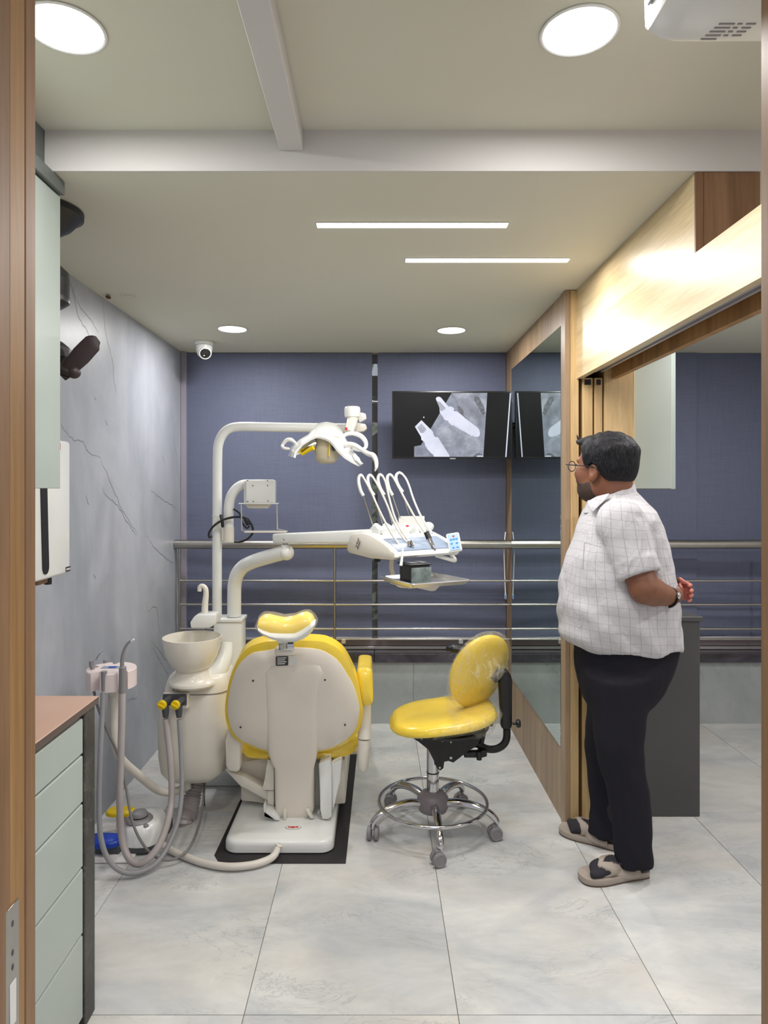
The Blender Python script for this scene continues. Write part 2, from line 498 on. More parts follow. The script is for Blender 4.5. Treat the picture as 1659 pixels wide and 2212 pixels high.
def sdf_mesh(bm, f, lo, hi, h):
    lo = np.array(lo, float); hi = np.array(hi, float)
    n = np.ceil((hi - lo) / h).astype(int) + 1
    ax = [lo[i] + h * np.arange(n[i]) for i in range(3)]
    X, Y, Z = np.meshgrid(*ax, indexing='ij')
    D = f(X, Y, Z)
    D[0], D[-1], D[:, 0], D[:, -1], D[:, :, 0], D[:, :, -1] = [np.maximum(a, 1e-4) for a in (D[0], D[-1], D[:, 0], D[:, -1], D[:, :, 0], D[:, :, -1])]
    nc = n - 1
    acc = np.zeros(tuple(nc) + (3,)); cnt = np.zeros(tuple(nc))
    sl = lambda o: tuple(slice(o[i], o[i] + nc[i]) for i in range(3))
    cs = [(i, j, k) for i in (0, 1) for j in (0, 1) for k in (0, 1)]
    for a in cs:
        for d in range(3):
            if a[d]: continue
            b = list(a); b[d] = 1; b = tuple(b)
            va, vb = D[sl(a)], D[sl(b)]
            m = (va < 0) != (vb < 0)
            t = np.where(m, va / np.where(m, va - vb, 1), 0)
            for q in range(3):
                acc[..., q] += m * (a[q] + (t if q == d else 0))
            cnt += m
    act = cnt > 0
    idx = -np.ones(tuple(nc), int); idx[act] = np.arange(act.sum())
    ijk = np.argwhere(act)
    vs = lo + h * (ijk + acc[act] / cnt[act][:, None])
    S = D < 0
    quads = []
    for d in range(3):
        e1, e2 = [(1, 2), (2, 0), (0, 1)][d]
        s0 = [slice(1, nc[i]) for i in range(3)]; s0[d] = slice(0, nc[d])
        s1 = list(s0); s1[d] = slice(1, nc[d] + 1)
        ch = S[tuple(s0)] != S[tuple(s1)]
        p = np.argwhere(ch)
        off = np.array([1, 1, 1]); off[d] = 0
        p = p + off
        def cell(u, v_):
            q = p.copy(); q[:, e1] -= u; q[:, e2] -= v_
            return idx[q[:, 0], q[:, 1], q[:, 2]]
        q = np.stack([cell(0, 0), cell(1, 0), cell(1, 1), cell(0, 1)], 1)
        quads.append(q)
    quads = np.concatenate(quads)
    V_ = [bm.verts.new(v) for v in vs]
    for q in quads:
        if min(q) < 0: continue
        try: bm.faces.new([V_[i] for i in q])
        except ValueError: pass
    bmesh.ops.smooth_vert(bm, verts=bm.verts[:], factor=0.5, use_axis_x=True, use_axis_y=True, use_axis_z=True)
    return bm


def smin(a, b, k):
    h = np.clip(0.5 + 0.5 * (b - a) / k, 0, 1)
    return b + (a - b) * h - k * h * (1 - h)


def s_ell(X, Y, Z, c, r):
    x, y, z = (X - c[0]) / r[0], (Y - c[1]) / r[1], (Z - c[2]) / r[2]
    k0 = np.sqrt(x * x + y * y + z * z) + 1e-9
    k1 = np.sqrt((x / r[0]) ** 2 + (y / r[1]) ** 2 + (z / r[2]) ** 2) + 1e-9
    return k0 * (k0 - 1) / k1


def s_cone(X, Y, Z, a, b, ra, rb):
    a = np.array(a, float); b = np.array(b, float); ba = b - a
    px, py, pz = X - a[0], Y - a[1], Z - a[2]
    t = np.clip((px * ba[0] + py * ba[1] + pz * ba[2]) / (ba @ ba), 0, 1)
    return np.sqrt((px - t * ba[0]) ** 2 + (py - t * ba[1]) ** 2 + (pz - t * ba[2]) ** 2) - (ra + (rb - ra) * t)


def s_chain(X, Y, Z, pts, rs, k=0.01):
    d = None
    for i in range(len(pts) - 1):
        e = s_cone(X, Y, Z, pts[i], pts[i + 1], rs[i], rs[i + 1])
        d = e if d is None else smin(d, e, k)
    return d


def area(name, loc, size, power, parent, color=LCOL, rot=(0, 0, 0), shape='DISK', sy=None, spread=PI):
    l = bpy.data.lights.new(name, 'AREA'); l.shape = shape; l.size = size
    if sy: l.size_y = sy
    l.energy = power; l.color = color; l.spread = spread
    o = link(name, l)
    o.location = loc; o.rotation_euler = rot
    if parent:
        o.parent = parent; o.matrix_parent_inverse = Matrix.Translation(-parent.location)
    return o

# ============================================================ THE SETTING
XL, XR, YB, HC, HN, YS = -1.26, 0.833, 4.311, 2.377, 2.488, 1.869
XO = 2.72   # far side of the next room
YF0, YF1 = 0.86, 1.0   # thickness of the wall we look through

# floor: a grout bed and single marble tiles
bm = NB(); box(bm, -1.5, XO + .1, -1.4, 4.62, -0.08, -0.004)
floor = struct('floor', bm, M['grout'])
xs = [-1.5, -0.99, -0.38, 0.23, 0.84, 1.45, 2.06, XO + .1]
ys = [-1.4, -0.488, 0.719, 1.926, 3.133, 4.34, 4.6]
for i in range(len(xs) - 1):
    for j in range(len(ys) - 1):
        bm = NB(); g = 0.0011
        box(bm, xs[i] + g, xs[i + 1] - g, ys[j] + g, ys[j + 1] - g, -0.02, 0.0, 0.0007, 1)
        obj('tile', bm, M['tile'], floor, False)

# left wall and its printed veins
bm = NB(); box(bm, XL - .12, XL, 0.86, 4.60, 0, 2.6)
wl = struct('wall_left', bm, M['concrete'])
def vein(pts, r=0.0016):
    q = []
    for i, (x, y) in enumerate(pts):
        d = XL * F / (x - VX)
        q.append(P(x, y, d) + V((0.0004, 0, 0)))
    # jitter
    out = []
    for i in range(len(q) - 1):
        for k in range(4):
            p = q[i].lerp(q[i + 1], k / 4)
            if k: p += V((0, random.uniform(-1, 1) * .006, random.uniform(-1, 1) * .006))
            out.append(p)
    out.append(q[-1])
    b = NB()
    n = len(out)
    for i in range(n - 1):
        a, c = out[i], out[i + 1]
        t = (c - a).normalized(); s = V((0, -t.z, t.y)) * r * (0.5 + 0.8 * math.sin(PI * (i + .5) / n))
        flatpoly(b, [a - s, c - s, c + s, a + s])
    obj('vein', b, VEIN, wl, False)
VEIN = plain('printed_vein', (118, 120, 126), 0.5)
for L in ([(148, 597), (160, 640), (172, 690), (188, 715), (197, 735)],
          [(147, 596), (166, 650), (180, 672), (196, 690), (212, 720)],
          [(221, 650), (226, 700), (231, 735), (243, 780), (247, 830), (252, 850)],
          [(132, 916), (148, 940), (162, 953), (178, 953), (190, 975), (200, 983), (218, 989)],
          [(218, 995), (236, 1038), (254, 1075), (262, 1098), (275, 1118), (297, 1155)],
          [(220, 1053), (232, 1073), (255, 1092), (268, 1118), (284, 1142), (293, 1157)],
          [(326, 1061), (345, 1073), (357, 1085), (372, 1090), (381, 1105)],
          [(316, 1156), (330, 1180), (345, 1195), (358, 1205), (370, 1216), (378, 1214)],
          [(315, 1300), (320, 1322), (330, 1311), (338, 1312), (341, 1330), (343, 1355), (345, 1370)],
          [(326, 1384), (340, 1400), (352, 1418), (356, 1425), (367, 1430)],
          [(330, 1400), (345, 1425), (352, 1440), (364, 1460)],
          [(203, 857), (207, 866)], [(227, 907), (232, 918)], [(185, 1070), (192, 1090)], [(201, 1240), (206, 1252)],
          [(275, 1512), (295, 1507)], [(350, 985), (356, 1000)], [(374, 940), (382, 985), (384, 1030)]):
    vein(L)

# ceiling: high near field, lower far field, and the step between them
bm = NB()
box(bm, XL - .12, XO + .1, -0.2, YS, HN, HN + .15)
box(bm, XL - .12, XO + .1, YS + .0005, 4.60, HC, HN + .15)
ceil = struct('ceiling', bm, M['ceiling'])
bm = NB(); box(bm, -0.917, 2.7, YS - .006, YS - .0005, HC - 0.002, HN)
struct('trim_1', bm, M['ceil_pink'])
bm = NB(); box(bm, -0.269, -0.205, YF1, YS - .006, HN - .057, HN, 0.002, 1)
struct('trim_2', bm, M['ceil_pink'])
# small damage of the plaster at the wall edge, and the drawn ring
t = obj('plaster_hole', (lambda b: ball(b, P(231, 646, 3.06) + V((0.006, 0, 0.008)), 0.014, .8, 1.2, .5, 12, 8))(NB()), plain('broken_plaster', (96, 66, 52), 0.9, var=0.5, vscale=160), ceil)
bm = NB(); c = V((-1.133, 3.07, HC - .0006))
n = 40
for k in range(n):
    a, b_ = 2 * PI * k / n, 2 * PI * (k + 1) / n
    flatpoly(bm, [c + V((math.cos(a) * .033, math.sin(a) * .033, 0)), c + V((math.cos(b_) * .033, math.sin(b_) * .033, 0)), c + V((math.cos(b_) * .0315, math.sin(b_) * .0315, 0)), c + V((math.cos(a) * .0315, math.sin(a) * .0315, 0))])
for k in range(5): flatpoly(bm, [c + V((-.02 + k * .009, -.004, 0)), c + V((-.014 + k * .009, -.004, 0)), c + V((-.015 + k * .009, .002, 0)), c + V((-.02 + k * .009, .002, 0))])
obj('ring_mark', bm, M['inkgrey'], ceil, False)

# back wall: low wall with stone tiles, sill, window behind blinds
bm = NB(); box(bm, XL - .12, XO + .1, YB + .012, 4.60, 0, 0.392)
wb = struct('wall_back', bm, M['grout'])
dx = [XL, -0.78, 0.23, 0.84, 1.45, 2.05, XO]
for i in range(len(dx) - 1):
    bm = NB(); box(bm, dx[i] + .0008, dx[i + 1] - .0008, YB, YB + .012, 0, 0.392, 0.0006, 1)
    obj('dado_tile', bm, M['dado'], wb, False)
bm = NB()
box(bm, XL, -0.02, YB - .022, 4.57, 0.394, 0.450, 0.004, 2)
struct('window_sill_1'.replace('window_sill_1', 'trim_3'), bm, M['granite'])
bm = NB(); box(bm, -0.018, XO, YB - .022, 4.57, 0.394, 0.450, 0.004, 2)
struct('trim_4', bm, M['granite'])
# window frames
def window(name, x0, x1):
    bm = NB()
    box(bm, x0, x1, 4.45, 4.51, 0.452, 0.50, 0.003, 1)
    box(bm, x0, x1, 4.45, 4.51, 2.33, HC - .001, 0.003, 1)
    box(bm, x0, x0 + .045, 4.45, 4.51, 0.50, 2.33, 0.003, 1)
    box(bm, x1 - .045, x1, 4.45, 4.51, 0.50, 2.33, 0.003, 1)
    xm = (x0 + x1) / 2
    box(bm, xm - .02, xm + .02, 4.45, 4.50, 0.50, 2.33, 0.003, 1)
    wf = struct(name, bm, M['lilac'])
    bm = NB(); box(bm, x0 + .045, xm - .02, 4.478, 4.484, 0.50, 2.33); obj('pane', bm, M['glass'], wf, False)
    bm = NB(); box(bm, xm + .02, x1 - .045, 4.478, 4.484, 0.50, 2.33); obj('pane', bm, M['glass'], wf, False)
    bm = NB(); box(bm, x0, x1, 4.40, 4.449, 0.452, 0.470, 0.002, 1); obj('bottom_track', bm, M['alu'], wf)
    bm = NB(); box(bm, x0, x1, 4.425, 4.449, 0.471, 0.528, 0.002, 1); obj('bottom_rail', bm, M['frame_shaded'], wf)
    return wf
window('window_1', XL + .004, 0.83)
window('window_2', 1.14, XO - .002)
bm = NB(); box(bm, XL + .001, XL + .034, YB + .016, 4.40, 0.452, HC - .001, 0.002, 1)
struct('trim_5', bm, M['lilac'])

# partition wall with mirror side and the sliding door pocket
bm = NB(); box(bm, XR, XR + .056, 3.004, 4.60, 0, HC - .001)
wr = struct('wall_right', bm, M['oak_grey'])
# face: bottom board, top board, far stile, near stile with joints
def board(nm, a, mt, par=None, bev=.0015):
    b = NB(); box(b, *a, bev, 1); return obj(nm, b, mt, par, False)
board('post_board', (XR + .0205, XR + .057, 2.985, 3.0035, 0.001, HC - .002), M['oak'], wr)
board('post_board', (XR - .004, XR + .0195, 2.985, 3.052, 0.001, HC - .002), M['oak_grey'], wr)
bm = NB(); box(bm, 1.004, 1.136, 3.004, 4.60, 0, HC - .001)
wr2 = struct('wall_right_outer', bm, M['oak'])
board('end_board', (1.003, 1.137, 2.985, 3.0035, 0.001, HC - .002), M['oak'], wr2)
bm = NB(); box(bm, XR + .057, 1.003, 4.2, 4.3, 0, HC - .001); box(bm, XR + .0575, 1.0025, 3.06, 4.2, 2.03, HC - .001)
obj('pocket_back', bm, M['gap_shade'], wr2, False)
for k, (a, b_) in enumerate(((0.909, 0.954), (0.962, 0.997))):
    bm = NB(); box(bm, a, b_, 2.992, 4.15, 0.006, 1.99, 0.002, 1)
    d = struct('door_%d' % (k + 1), bm, M['oak'])
    bm = NB(); box(bm, a + .008, b_ - .008, 2.99, 2.993, 1.958, 1.982, 0.001, 1)
    obj('roller_bracket', bm, M['black'], d)
# header over the sliding doors
bm = NB()
box(bm, 0.880, 0.906, YF1, 1.876, 1.984, 2.152); box(bm, 0.880, 0.906, 1.876, 2.9845, 1.984, HC - .001)
hd = struct('wall_right_header', bm, M['oak_y'])
bm = NB(); box(bm, 1.034, 1.06, YF1, 1.876, 1.984, 2.152); box(bm, 1.034, 1.06, 1.876, 2.9845, 1.984, HC - .001)
obj('back_board', bm, M['jamb'], hd, False)
bm = NB(); box(bm, 0.907, 1.033, YF1, 1.876, 2.03, 2.150); box(bm, 0.907, 1.033, 1.88, 2.9845, 2.03, HC - .002)
obj('core', bm, M['jamb_d'], hd, False)
bm = NB(); box(bm, 0.903, 1.058, 1.868, 1.8795, 2.1525, HC - .003)
box(bm, 0.880, 0.9015, 1.868, 1.8755, 2.1525, HC - .003)
obj('end_board', bm, M['oak_end'], hd, False)
for a in (0.925, 0.975):
    bm = NB()
    box(bm, a - .018, a - .008, YF1 + .01, 2.98, 2.012, 2.029); box(bm, a + .008, a + .018, YF1 + .01, 2.98, 2.012, 2.029)
    box(bm, a - .008, a + .008, YF1 + .01, 2.98, 2.024, 2.029)
    obj('door_track', bm, M['alu'], hd, False)

# wall we look through, with the doorway and its timber frame
bm = NB()
box(bm, XL - .12, -0.63, YF0, YF1 - .01, 0, 2.6)
box(bm, 0.69, XO + .1, YF0, YF1 - .01, 0, 2.6)
box(bm, -0.63, 0.69, YF0, YF1 - .01, 2.36, 2.6)
struct('wall_front', bm, M['ceil_pink'])
JL, JR = -0.505, 0.567
bm = NB(); box(bm, -0.628, JL - .004, YF0 - .03, YF1 - .002, 0, 2.352)
fr = struct('door_3', bm, M['jamb_d'])
def jb(a, mt, nm='jamb_board'):
    b = NB(); box(b, *a, 0.002, 1); return obj(nm, b, mt, fr, False)
jb((-0.62, JL, 0.970, 1.0, 0.001, 2.29), M['jamb_d']); jb((-0.62, JL, 0.9275, 0.969, 0.001, 2.29), M['jamb'])
jb((-0.62, JL + .002, 0.80, 0.9265, 0.001, 2.29), M['jamb_d'])
jb((JR, 0.69, 0.97, 1.0, 0.001, 2.29), M['jamb_d']); jb((JR, 0.69, 0.80, 0.969, 0.001, 2.29), M['jamb'])
jb((-0.62, 0.69, 0.80, 1.0, 2.29, 2.36), M['jamb'])
jb((0.571, 0.688, YF0 - .03, YF1 - .002, 0, 2.352), M['jamb_d'], 'jamb_core') if False else None
# strike plate
bm = NB(); pl = [V((JL + .0006, y, z)) for y, z in ((0.915, 0.62), (0.949, 0.62), (0.949, 0.925), (0.915, 0.925))]
prism(bm, pl, (0.0016, 0, 0), 0.0005, 1)
sp = obj('strike_plate', bm, M['steel'], fr)
bm = NB(); box(bm, JL + .002, JL + .0032, 0.924, 0.940, 0.76, 0.82, .0005, 1); obj('bolt_slot', bm, M['paper'], sp)
bm = NB()
for z in (0.90, 0.86, 0.84): ball(bm, (JL + .002, 0.932, z), .0035, .3, 1, 1.4, 10, 6)
obj('screw_hole', bm, M['dgrey'], sp)

# next room's far side wall
bm = NB(); box(bm, XO, XO + .1, YF1, 4.60, 0, 2.6)
struct('wall_far_right', bm, M['ceil_pink'])
# corridor side walls behind the viewpoint stay open to soft daylight

# hedge outside the window (seen through the slits between blinds)
bm = NB(); rr = random.Random(3)
for k in range(2600):
    c = V((rr.uniform(-2.6, 2.4), rr.uniform(5.6, 6.4), rr.uniform(0.0, 3.2)))
    q = Matrix.Rotation(rr.uniform(0, 6.28), 3, V((rr.uniform(-1, 1), rr.uniform(-1, 1), rr.uniform(-1, 1))).normalized())
    s = rr.uniform(.05, .11)
    flatpoly(bm, [c + q @ V(p) for p in ((-s, 0, 0), (0, -s * .45, 0), (s, 0, .01), (0, s * .45, 0))])
o = tag(obj('hedge', bm, M['leaf'], None, False), 'leafy green hedge outside the window, seen in the slits between blinds', 'hedge'); o['kind'] = 'stuff'
bm = NB(); box(bm, -3.2, 3.4, 4.7, 7.2, -0.3, -0.05); struct('garden_ground', bm, plain('garden_soil', (96, 84, 66), 0.9))
bm = NB(); box(bm, -3.2, 3.4, 6.6, 6.7, -0.05, 2.6); struct('garden_wall', bm, plain('garden_render', (84, 70, 62), 0.9))
o = tag(obj('garden_pipe', (lambda b: tube(b, [P(797, 872, 5.2), P(823, 872, 5.2)] if False else [V((-.7, 5.2, -.06)), V((-.7, 5.2, 2.155)), V((.4, 5.2, 2.155)), V((.4, 5.2, -.06))], .008))(NB()), M['white']), 'thin white horizontal pipe outside, crossing the slit between blinds', 'pipe')

# ============================================================ BLINDS
def blind(name, x0, x1, y, label, z0=0.533, top=HC - .004):
    t = thing(name, label, 'blind', ((x0 + x1) / 2, y, z0))
    nx, nz = 14, 90
    bm = NB()
    for yo in (0.0, 0.0015):
      g = []
      for j in range(nz + 1):
        z = z0 + .01 + (top - z0 - .01) * j / nz
        row = []
        for i in range(nx + 1):
            x = x0 + (x1 - x0) * i / nx
            k = max(0.0, min(1.0, (1.25 - z) / .45)); k = k * k * (3 - 2 * k)
            w_ = 0.006 * math.sin(z * 34 + 1.2 * math.sin(x * 2.3 + y) + x * .6) + 0.004 * math.sin(z * 61 + x * 3.1)
            row.append(bm.verts.new((x, y + yo + k * w_ + 0.0006 * math.sin(x * 7 + z * 3), z)))
        g.append(row)
      for j in range(nz):
        for i in range(nx): bm.faces.new((g[j][i], g[j][i + 1], g[j + 1][i + 1], g[j + 1][i]) if yo == 0 else (g[j][i], g[j + 1][i], g[j + 1][i + 1], g[j][i + 1]))
    obj('fabric', bm, M['blind'], t)
    bm = NB(); box(bm, x0, x1, y - .007, y + .007, z0 - .003, z0 + .009, .002, 1); obj('bottom_bar', bm, M['alu'], t)
    return t
blind('roller_blind', -1.243, -0.034, 4.36, 'wide slate blue blind behind the operating light, left of the slit')
blind('roller_blind', 0.002, 0.829, 4.36, 'slate blue blind behind the television, right of the slit')
blind('roller_blind', 1.14, 2.06, 4.355, 'slate blue blind behind the sage wall cupboard in the next room')
blind('roller_blind', 2.07, 2.71, 4.375, 'darker hanging slate blue blind at the far right of the next room')

# blind chain with blue clip
t = thing('blind_cord', 'white blind cord with a blue clip hanging beside the partition', 'cord', (0.79, 4.25, 1.05))
bm = NB(); tube(bm, [P(1092, 1150, 4.25), P(1089, 1185, 4.25), P(1090, 1230, 4.25), P(1092, 1285, 4.25)], .004, 8, 6)
tube(bm, [P(1092, 1150, 4.25), P(1094, 1150, 4.30), P(1094, 1150, 4.352)], .003, 8)
obj('cord', bm, M['white'], t)
bm = NB(); box(bm, *(lambda p: (p.x - .007, p.x + .007, p.y - .006, p.y + .006, p.z - .033, p.z))(P(1092, 1283, 4.25)), .003, 2)
obj('clip', bm, M['glassblue'], t)

# ============================================================ RAILING
t = thing('railing', 'brushed steel railing of rods along the blue blinds', 'railing', (0, 4.2, 0.45))
yr = 4.205
bm = NB(); tube(bm, [(XL + .002, yr, 1.152), (XR - .002, yr, 1.152)], .0285, 24); obj('top_rail', bm, M['steel'], t)
for z in (0.925, 0.777, 0.626, 0.562):
    bm = NB(); tube(bm, [(XL + .03, yr, z), (XR - .002, yr, z)], .0075 if z > .6 else .006, 12); obj('rod', bm, M['steel'], t)
bm = NB(); tube(bm, [(-0.265, yr, 1.13), (-0.265, yr, 0.452)], .009, 12); obj('post', bm, M['steel'], t)
bm = NB(); tube(bm, [(XL + .03, yr, 1.13), (XL + .03, yr, 0.452)], .008, 12); obj('post', bm, M['steel'], t)
for x in (-.21, .52):
    bm = NB(); box(bm, x - .014, x + .014, yr - .01, yr + .012, 0.535, 0.565, .003, 1); obj('clamp', bm, M['alu'], t)
t2 = thing('railing', 'steel railing behind the charcoal counter in the next room', 'railing', (1.9, yr, 0.45))
bm = NB(); tube(bm, [(1.137, yr, 1.152), (XO - .002, yr, 1.152)], .0285, 24); obj('top_rail', bm, M['steel'], t2)
for z in (0.925, 0.777, 0.626, 0.562):
    bm = NB(); tube(bm, [(1.137, yr, z), (XO - .002, yr, z)], .0075 if z > .6 else .006, 12); obj('rod', bm, M['steel'], t2)
bm = NB(); tube(bm, [(2.4, yr, 1.13), (2.4, yr, 0.452)], .009, 12); obj('post', bm, M['steel'], t2)

# ============================================================ MIRROR
t = thing('mirror', 'tall green tinted mirror on the wooden partition beside the television', 'mirror', (XR, 3.6, .33))
bm = NB(); box(bm, XR - .004, XR - .0002, 3.056, 4.175, 0.330, 2.236, .0008, 1)
obj('glass', bm, M['mirror'], t, False)

# ============================================================ LAMPS
def downlight(x, y, z, r, power, label):
    t = thing('ceiling_light', label, 'ceiling light', (x, y, z), 'round ceiling panel lights')
    bm = NB(); lathe(bm, [(r, 0), (r + .004, -.001), (r + .005, -.004), (r + .001, -.006), (r - .002, -.0045), (r - .002, -.001)], (x, y, z), seg=48)
    obj('rim', bm, M['white'], t)
    bm = NB(); lathe(bm, [(r - .002, -.0005), (r - .002, -.003), (r - .01, -.0046), (0, -.005)], (x, y, z), seg=48)
    obj('diffuser', bm, M['em_disc'], t)
    area('lamp_light', (x, y, z - .012), r * 2 - .01, power, t)
downlight(-.67, 1.45, HN, .080, DOWN_NEAR_W, 'large bright round light cut off by the left door jamb')
downlight(.436, 1.458, HN, .079, DOWN_NEAR_W, 'large bright round light left of the air conditioner')
downlight(-.795, 3.71, HC, .077, DOWN_W, 'round ceiling light near the white security camera')
downlight(.41, 3.74, HC, .077, DOWN_W, 'round ceiling light above the television')
def linear(x0, x1, y, label):
    t = thing('linear_light', label, 'ceiling light', ((x0 + x1) / 2, y, HC), 'linear ceiling lights')
    bm = NB(); box(bm, x0, x1, y - .021, y + .021, HC - .003, HC + .0, .001, 1); obj('profile', bm, M['white'], t)
    bm = NB(); box(bm, x0 + .003, x1 - .003, y - .017, y + .017, HC - .0055, HC - .0032, .001, 1); obj('diffuser', bm, M['em_lin'], t)
    area('lamp_light', ((x0 + x1) / 2, y, HC - .012), x1 - x0, LIN_W, t, shape='RECTANGLE', sy=.03)
linear(-.203, .435, 2.246, 'long linear ceiling light nearer the doorway')
linear(.106, .736, 2.591, 'long linear ceiling light nearer the television')
# lights of the next room (out of sight, where such rooms have them)
for (x, y) in ((1.75, 3.0), (2.1, 1.9)):
    t = thing('ceiling_light', 'round ceiling light of the next room, %s' % ('near the sage cupboard' if y > 2.5 else 'behind the header near the doorway'), 'ceiling light', (x, y, HC), 'round lights of the next room')
    bm = NB(); lathe(bm, [(.079, 0), (.083, -.003), (.077, -.005), (0, -.005)], (x, y, HC), seg=40); obj('diffuser', bm, M['em_disc'], t)
    area('lamp_light', (x, y, HC - .012), .15, SIDE_W, t)
l = area('corridor_fill', (0.1, -0.35, 2.40), .5, HALL_FILL_W, None)  # unseen fill lamp added behind the camera to brighten the doorway

# ============================================================ LEFT CABINETS
t = thing('drawer_cabinet', 'sage green base cabinet with five drawers at the left doorway', 'cabinet', (-1.03, 1.5, 0))
bm = NB(); box(bm, XL + .003, -0.838, 1.015, 1.874, 0.06, 0.878); box(bm, XL + .003, -0.87, 1.015, 1.874, 0.0, 0.06)
obj('body', bm, M['gap_shade'], t, False)
zz = [0.868, 0.765, 0.631, 0.453, 0.268, 0.035]
for k in range(5):
    bm = NB(); prof = [(-.8375, zz[k + 1] + .003), (-.815, zz[k + 1] + .003), (-.815, zz[k] - .007), (-.818, zz[k] - .004), (-.8375, zz[k] - .004)]
    prism(bm, [V((x, 1.018, z)) for x, z in prof], (0, .852, 0), .0008, 1)
    obj('drawer', bm, M['sage'], t, False)
bm = NB(); box(bm, XL + .003, -0.812, 1.876, 1.945, 0.0, 0.878, .003, 1)
obj('end_panel', bm, M['blackstone'], t, False, label='dark speckled stone end panel')
t = tag(obj('countertop', box(NB(), XL + .003, -0.803, 1.012, 1.950, 0.8805, 0.902, .002, 1), [M['counter'], M['cedge']], None, False), 'brown countertop over the sage green drawers', 'countertop')
for f in t.data.polygons:
    if abs(f.normal.z) < .5: f.material_index = 1
t = thing('wall_cupboard', 'tall sage green wall cupboard with grey top strip, beside the black fan', 'cupboard', (-1.08, 1.5, 1.5))
bm = NB(); box(bm, XL + .003, -0.929, 1.015, 1.925, 1.503, 2.335); obj('body', bm, M['sage_d'], t, False)
bm = NB(); box(bm, -0.927, -0.905, 1.018, 1.93, 1.5, 2.332, .0015, 1); obj('door', bm, M['sage'], t, False)
bm = NB(); box(bm, XL + .003, -0.893, 1.015, 1.932, 2.3365, HC - .002, .0015, 1); obj('top_strip', bm, M['fascia'], t, False)
bm = NB(); box(bm, XL + .003, -0.918, 1.015, 1.862, HC + .001, HN - .001); obj('filler_panel', bm, M['fascia'], t, False)

# small foot of a grey bin behind the end panel
t = thing('waste_bin', 'grey flared bin half hidden behind the dark end panel', 'bin', (-1.03, 2.18, 0))
bm = NB(); lathe(bm, [(.10, 0), (.105, .01), (.078, .20), (.074, .215)], (-1.035, 2.18, 0), seg=32); obj('body', bm, M['pipegrey'], t)
bm = NB(); lathe(bm, [(.076, .216), (.078, .225), (.05, .24), (0, .243)], (-1.035, 2.18, 0), seg=32); obj('lid', bm, M['pipegrey'], t)

# ============================================================ WHITE WALL APPLIANCE
t = thing('wall_appliance', 'white wall box with a curved black strip under the sage cupboard', 'appliance', (-1.18, 2.25, 1.19))
x1 = -1.10
bm = NB(); box(bm, XL + .001, x1, 2.08, 2.425, 1.196, 1.668, .012, 3); obj('case', bm, M['white'], t)
bm = NB(); pts = []
for k in range(17):
    z = 1.62 - k * .38 / 16
    pts.append((2.222 + 0.028 * (k / 16) ** 1.2 * .6, z))
wd = .021
L = [V((x1 + .0004, y - wd, z)) for y, z in pts]; R_ = [V((x1 + .0004, y + wd, z)) for y, z in pts]
ym, zm = pts[-1]
end = [V((x1 + .0004, ym - wd * math.cos(a), zm - wd * 1.2 * math.sin(a))) for a in [PI * i / 8 for i in range(1, 8)]]
prism(bm, L + end + R_[::-1], (0.003, 0, 0)); obj('dark_strip', bm, M['black'], t, False)
bm = NB(); box(bm, x1, x1 + .001, 2.385, 2.42, 1.205, 1.222); obj('maker_label', bm, M['ink'], t, False)
bm = NB()
for k in range(5): box(bm, x1 + .001, x1 + .0014, 2.389 + k * .006, 2.393 + k * .006, 1.210, 1.217)
obj('label_print', bm, M['paper'], t, False)
bm = NB(); box(bm, x1, x1 + .001, 2.31, 2.345, 1.633, 1.657)
obj('red_mark', bm, M['red'], t, False)
bm = NB()
box(bm, x1 + .001, x1 + .0014, 2.318, 2.324, 1.636, 1.652); box(bm, x1 + .001, x1 + .0014, 2.328, 2.340, 1.643, 1.646)
obj('mark_print', bm, M['paper'], t, False)
bm = NB(); cyl(bm, (-1.14, 2.34, 1.168), .012, .03, seg=16); obj('pipe_fitting', bm, M['black'], t)
bm = NB(); cyl(bm, (-1.17, 2.24, 1.17), .016, .03, seg=16); obj('pipe_fitting', bm, M['black'], t)
bm = NB(); box(bm, -1.20, -1.13, 2.25, 2.32, 1.176, 1.197, .003, 1); obj('valve_block', bm, M['oak_end'], t)
bm = NB(); tube(bm, [(-1.17, 2.24, 1.172), (-1.18, 2.22, 1.162), (-1.245, 2.18, 1.160), (-1.259, 2.16, 1.160)], .004, 8, 4); obj('pipe', bm, M['black'], t)

# ============================================================ FAN (partly behind the cupboard)
t = thing('ceiling_fan', 'black cabin fan with a dark brown blade beyond the sage cupboard', 'fan', (-1.05, 2.10, 1.9))
fx, fy = -1.05, 2.12
bm = NB(); lathe(bm, [(.02, -.135), (.035, -.13), (.048, -.11), (.042, -.085), (.055, -.075), (.085, -.055), (.108, -.028), (.120, -.022), (.121, -.006), (.112, -.0005)], (fx, fy, HC), seg=40)
obj('canopy', bm, M['black'], t)
bm = NB(); cyl(bm, (fx, fy, 1.90), .012, .36, seg=16); obj('down_rod', bm, M['black'], t)
bm = NB(); lathe(bm, [(.03, 2.068), (.06, 2.072), (.078, 2.085), (.080, 2.10), (.078, 2.105), (.079, 2.155), (.078, 2.16), (.076, 2.18), (.055, 2.20), (.02, 2.215)], (fx, fy, 0), seg=36); obj('motor_housing', bm, M['black'], t)
bm = NB(); lathe(bm, [(.02, 1.885), (.07, 1.89), (.085, 1.91), (.083, 1.94), (.06, 1.96), (.02, 1.965)], (fx, fy, 0), seg=32); obj('swivel_head', bm, M['blackm'], t)
def blade(pts, rr):
    b = NB(); tube(b, pts, rr, 18, 6, flat=(1.0, .22), up=(0, 0, 1)); obj('blade', b, M['brownfan'], t)
blade([P(132, 812, 2.1), P(150, 795, 2.1), P(175, 768, 2.1), P(200, 742, 2.1), P(212, 733, 2.1)], [.02, .026, .032, .030, .012])
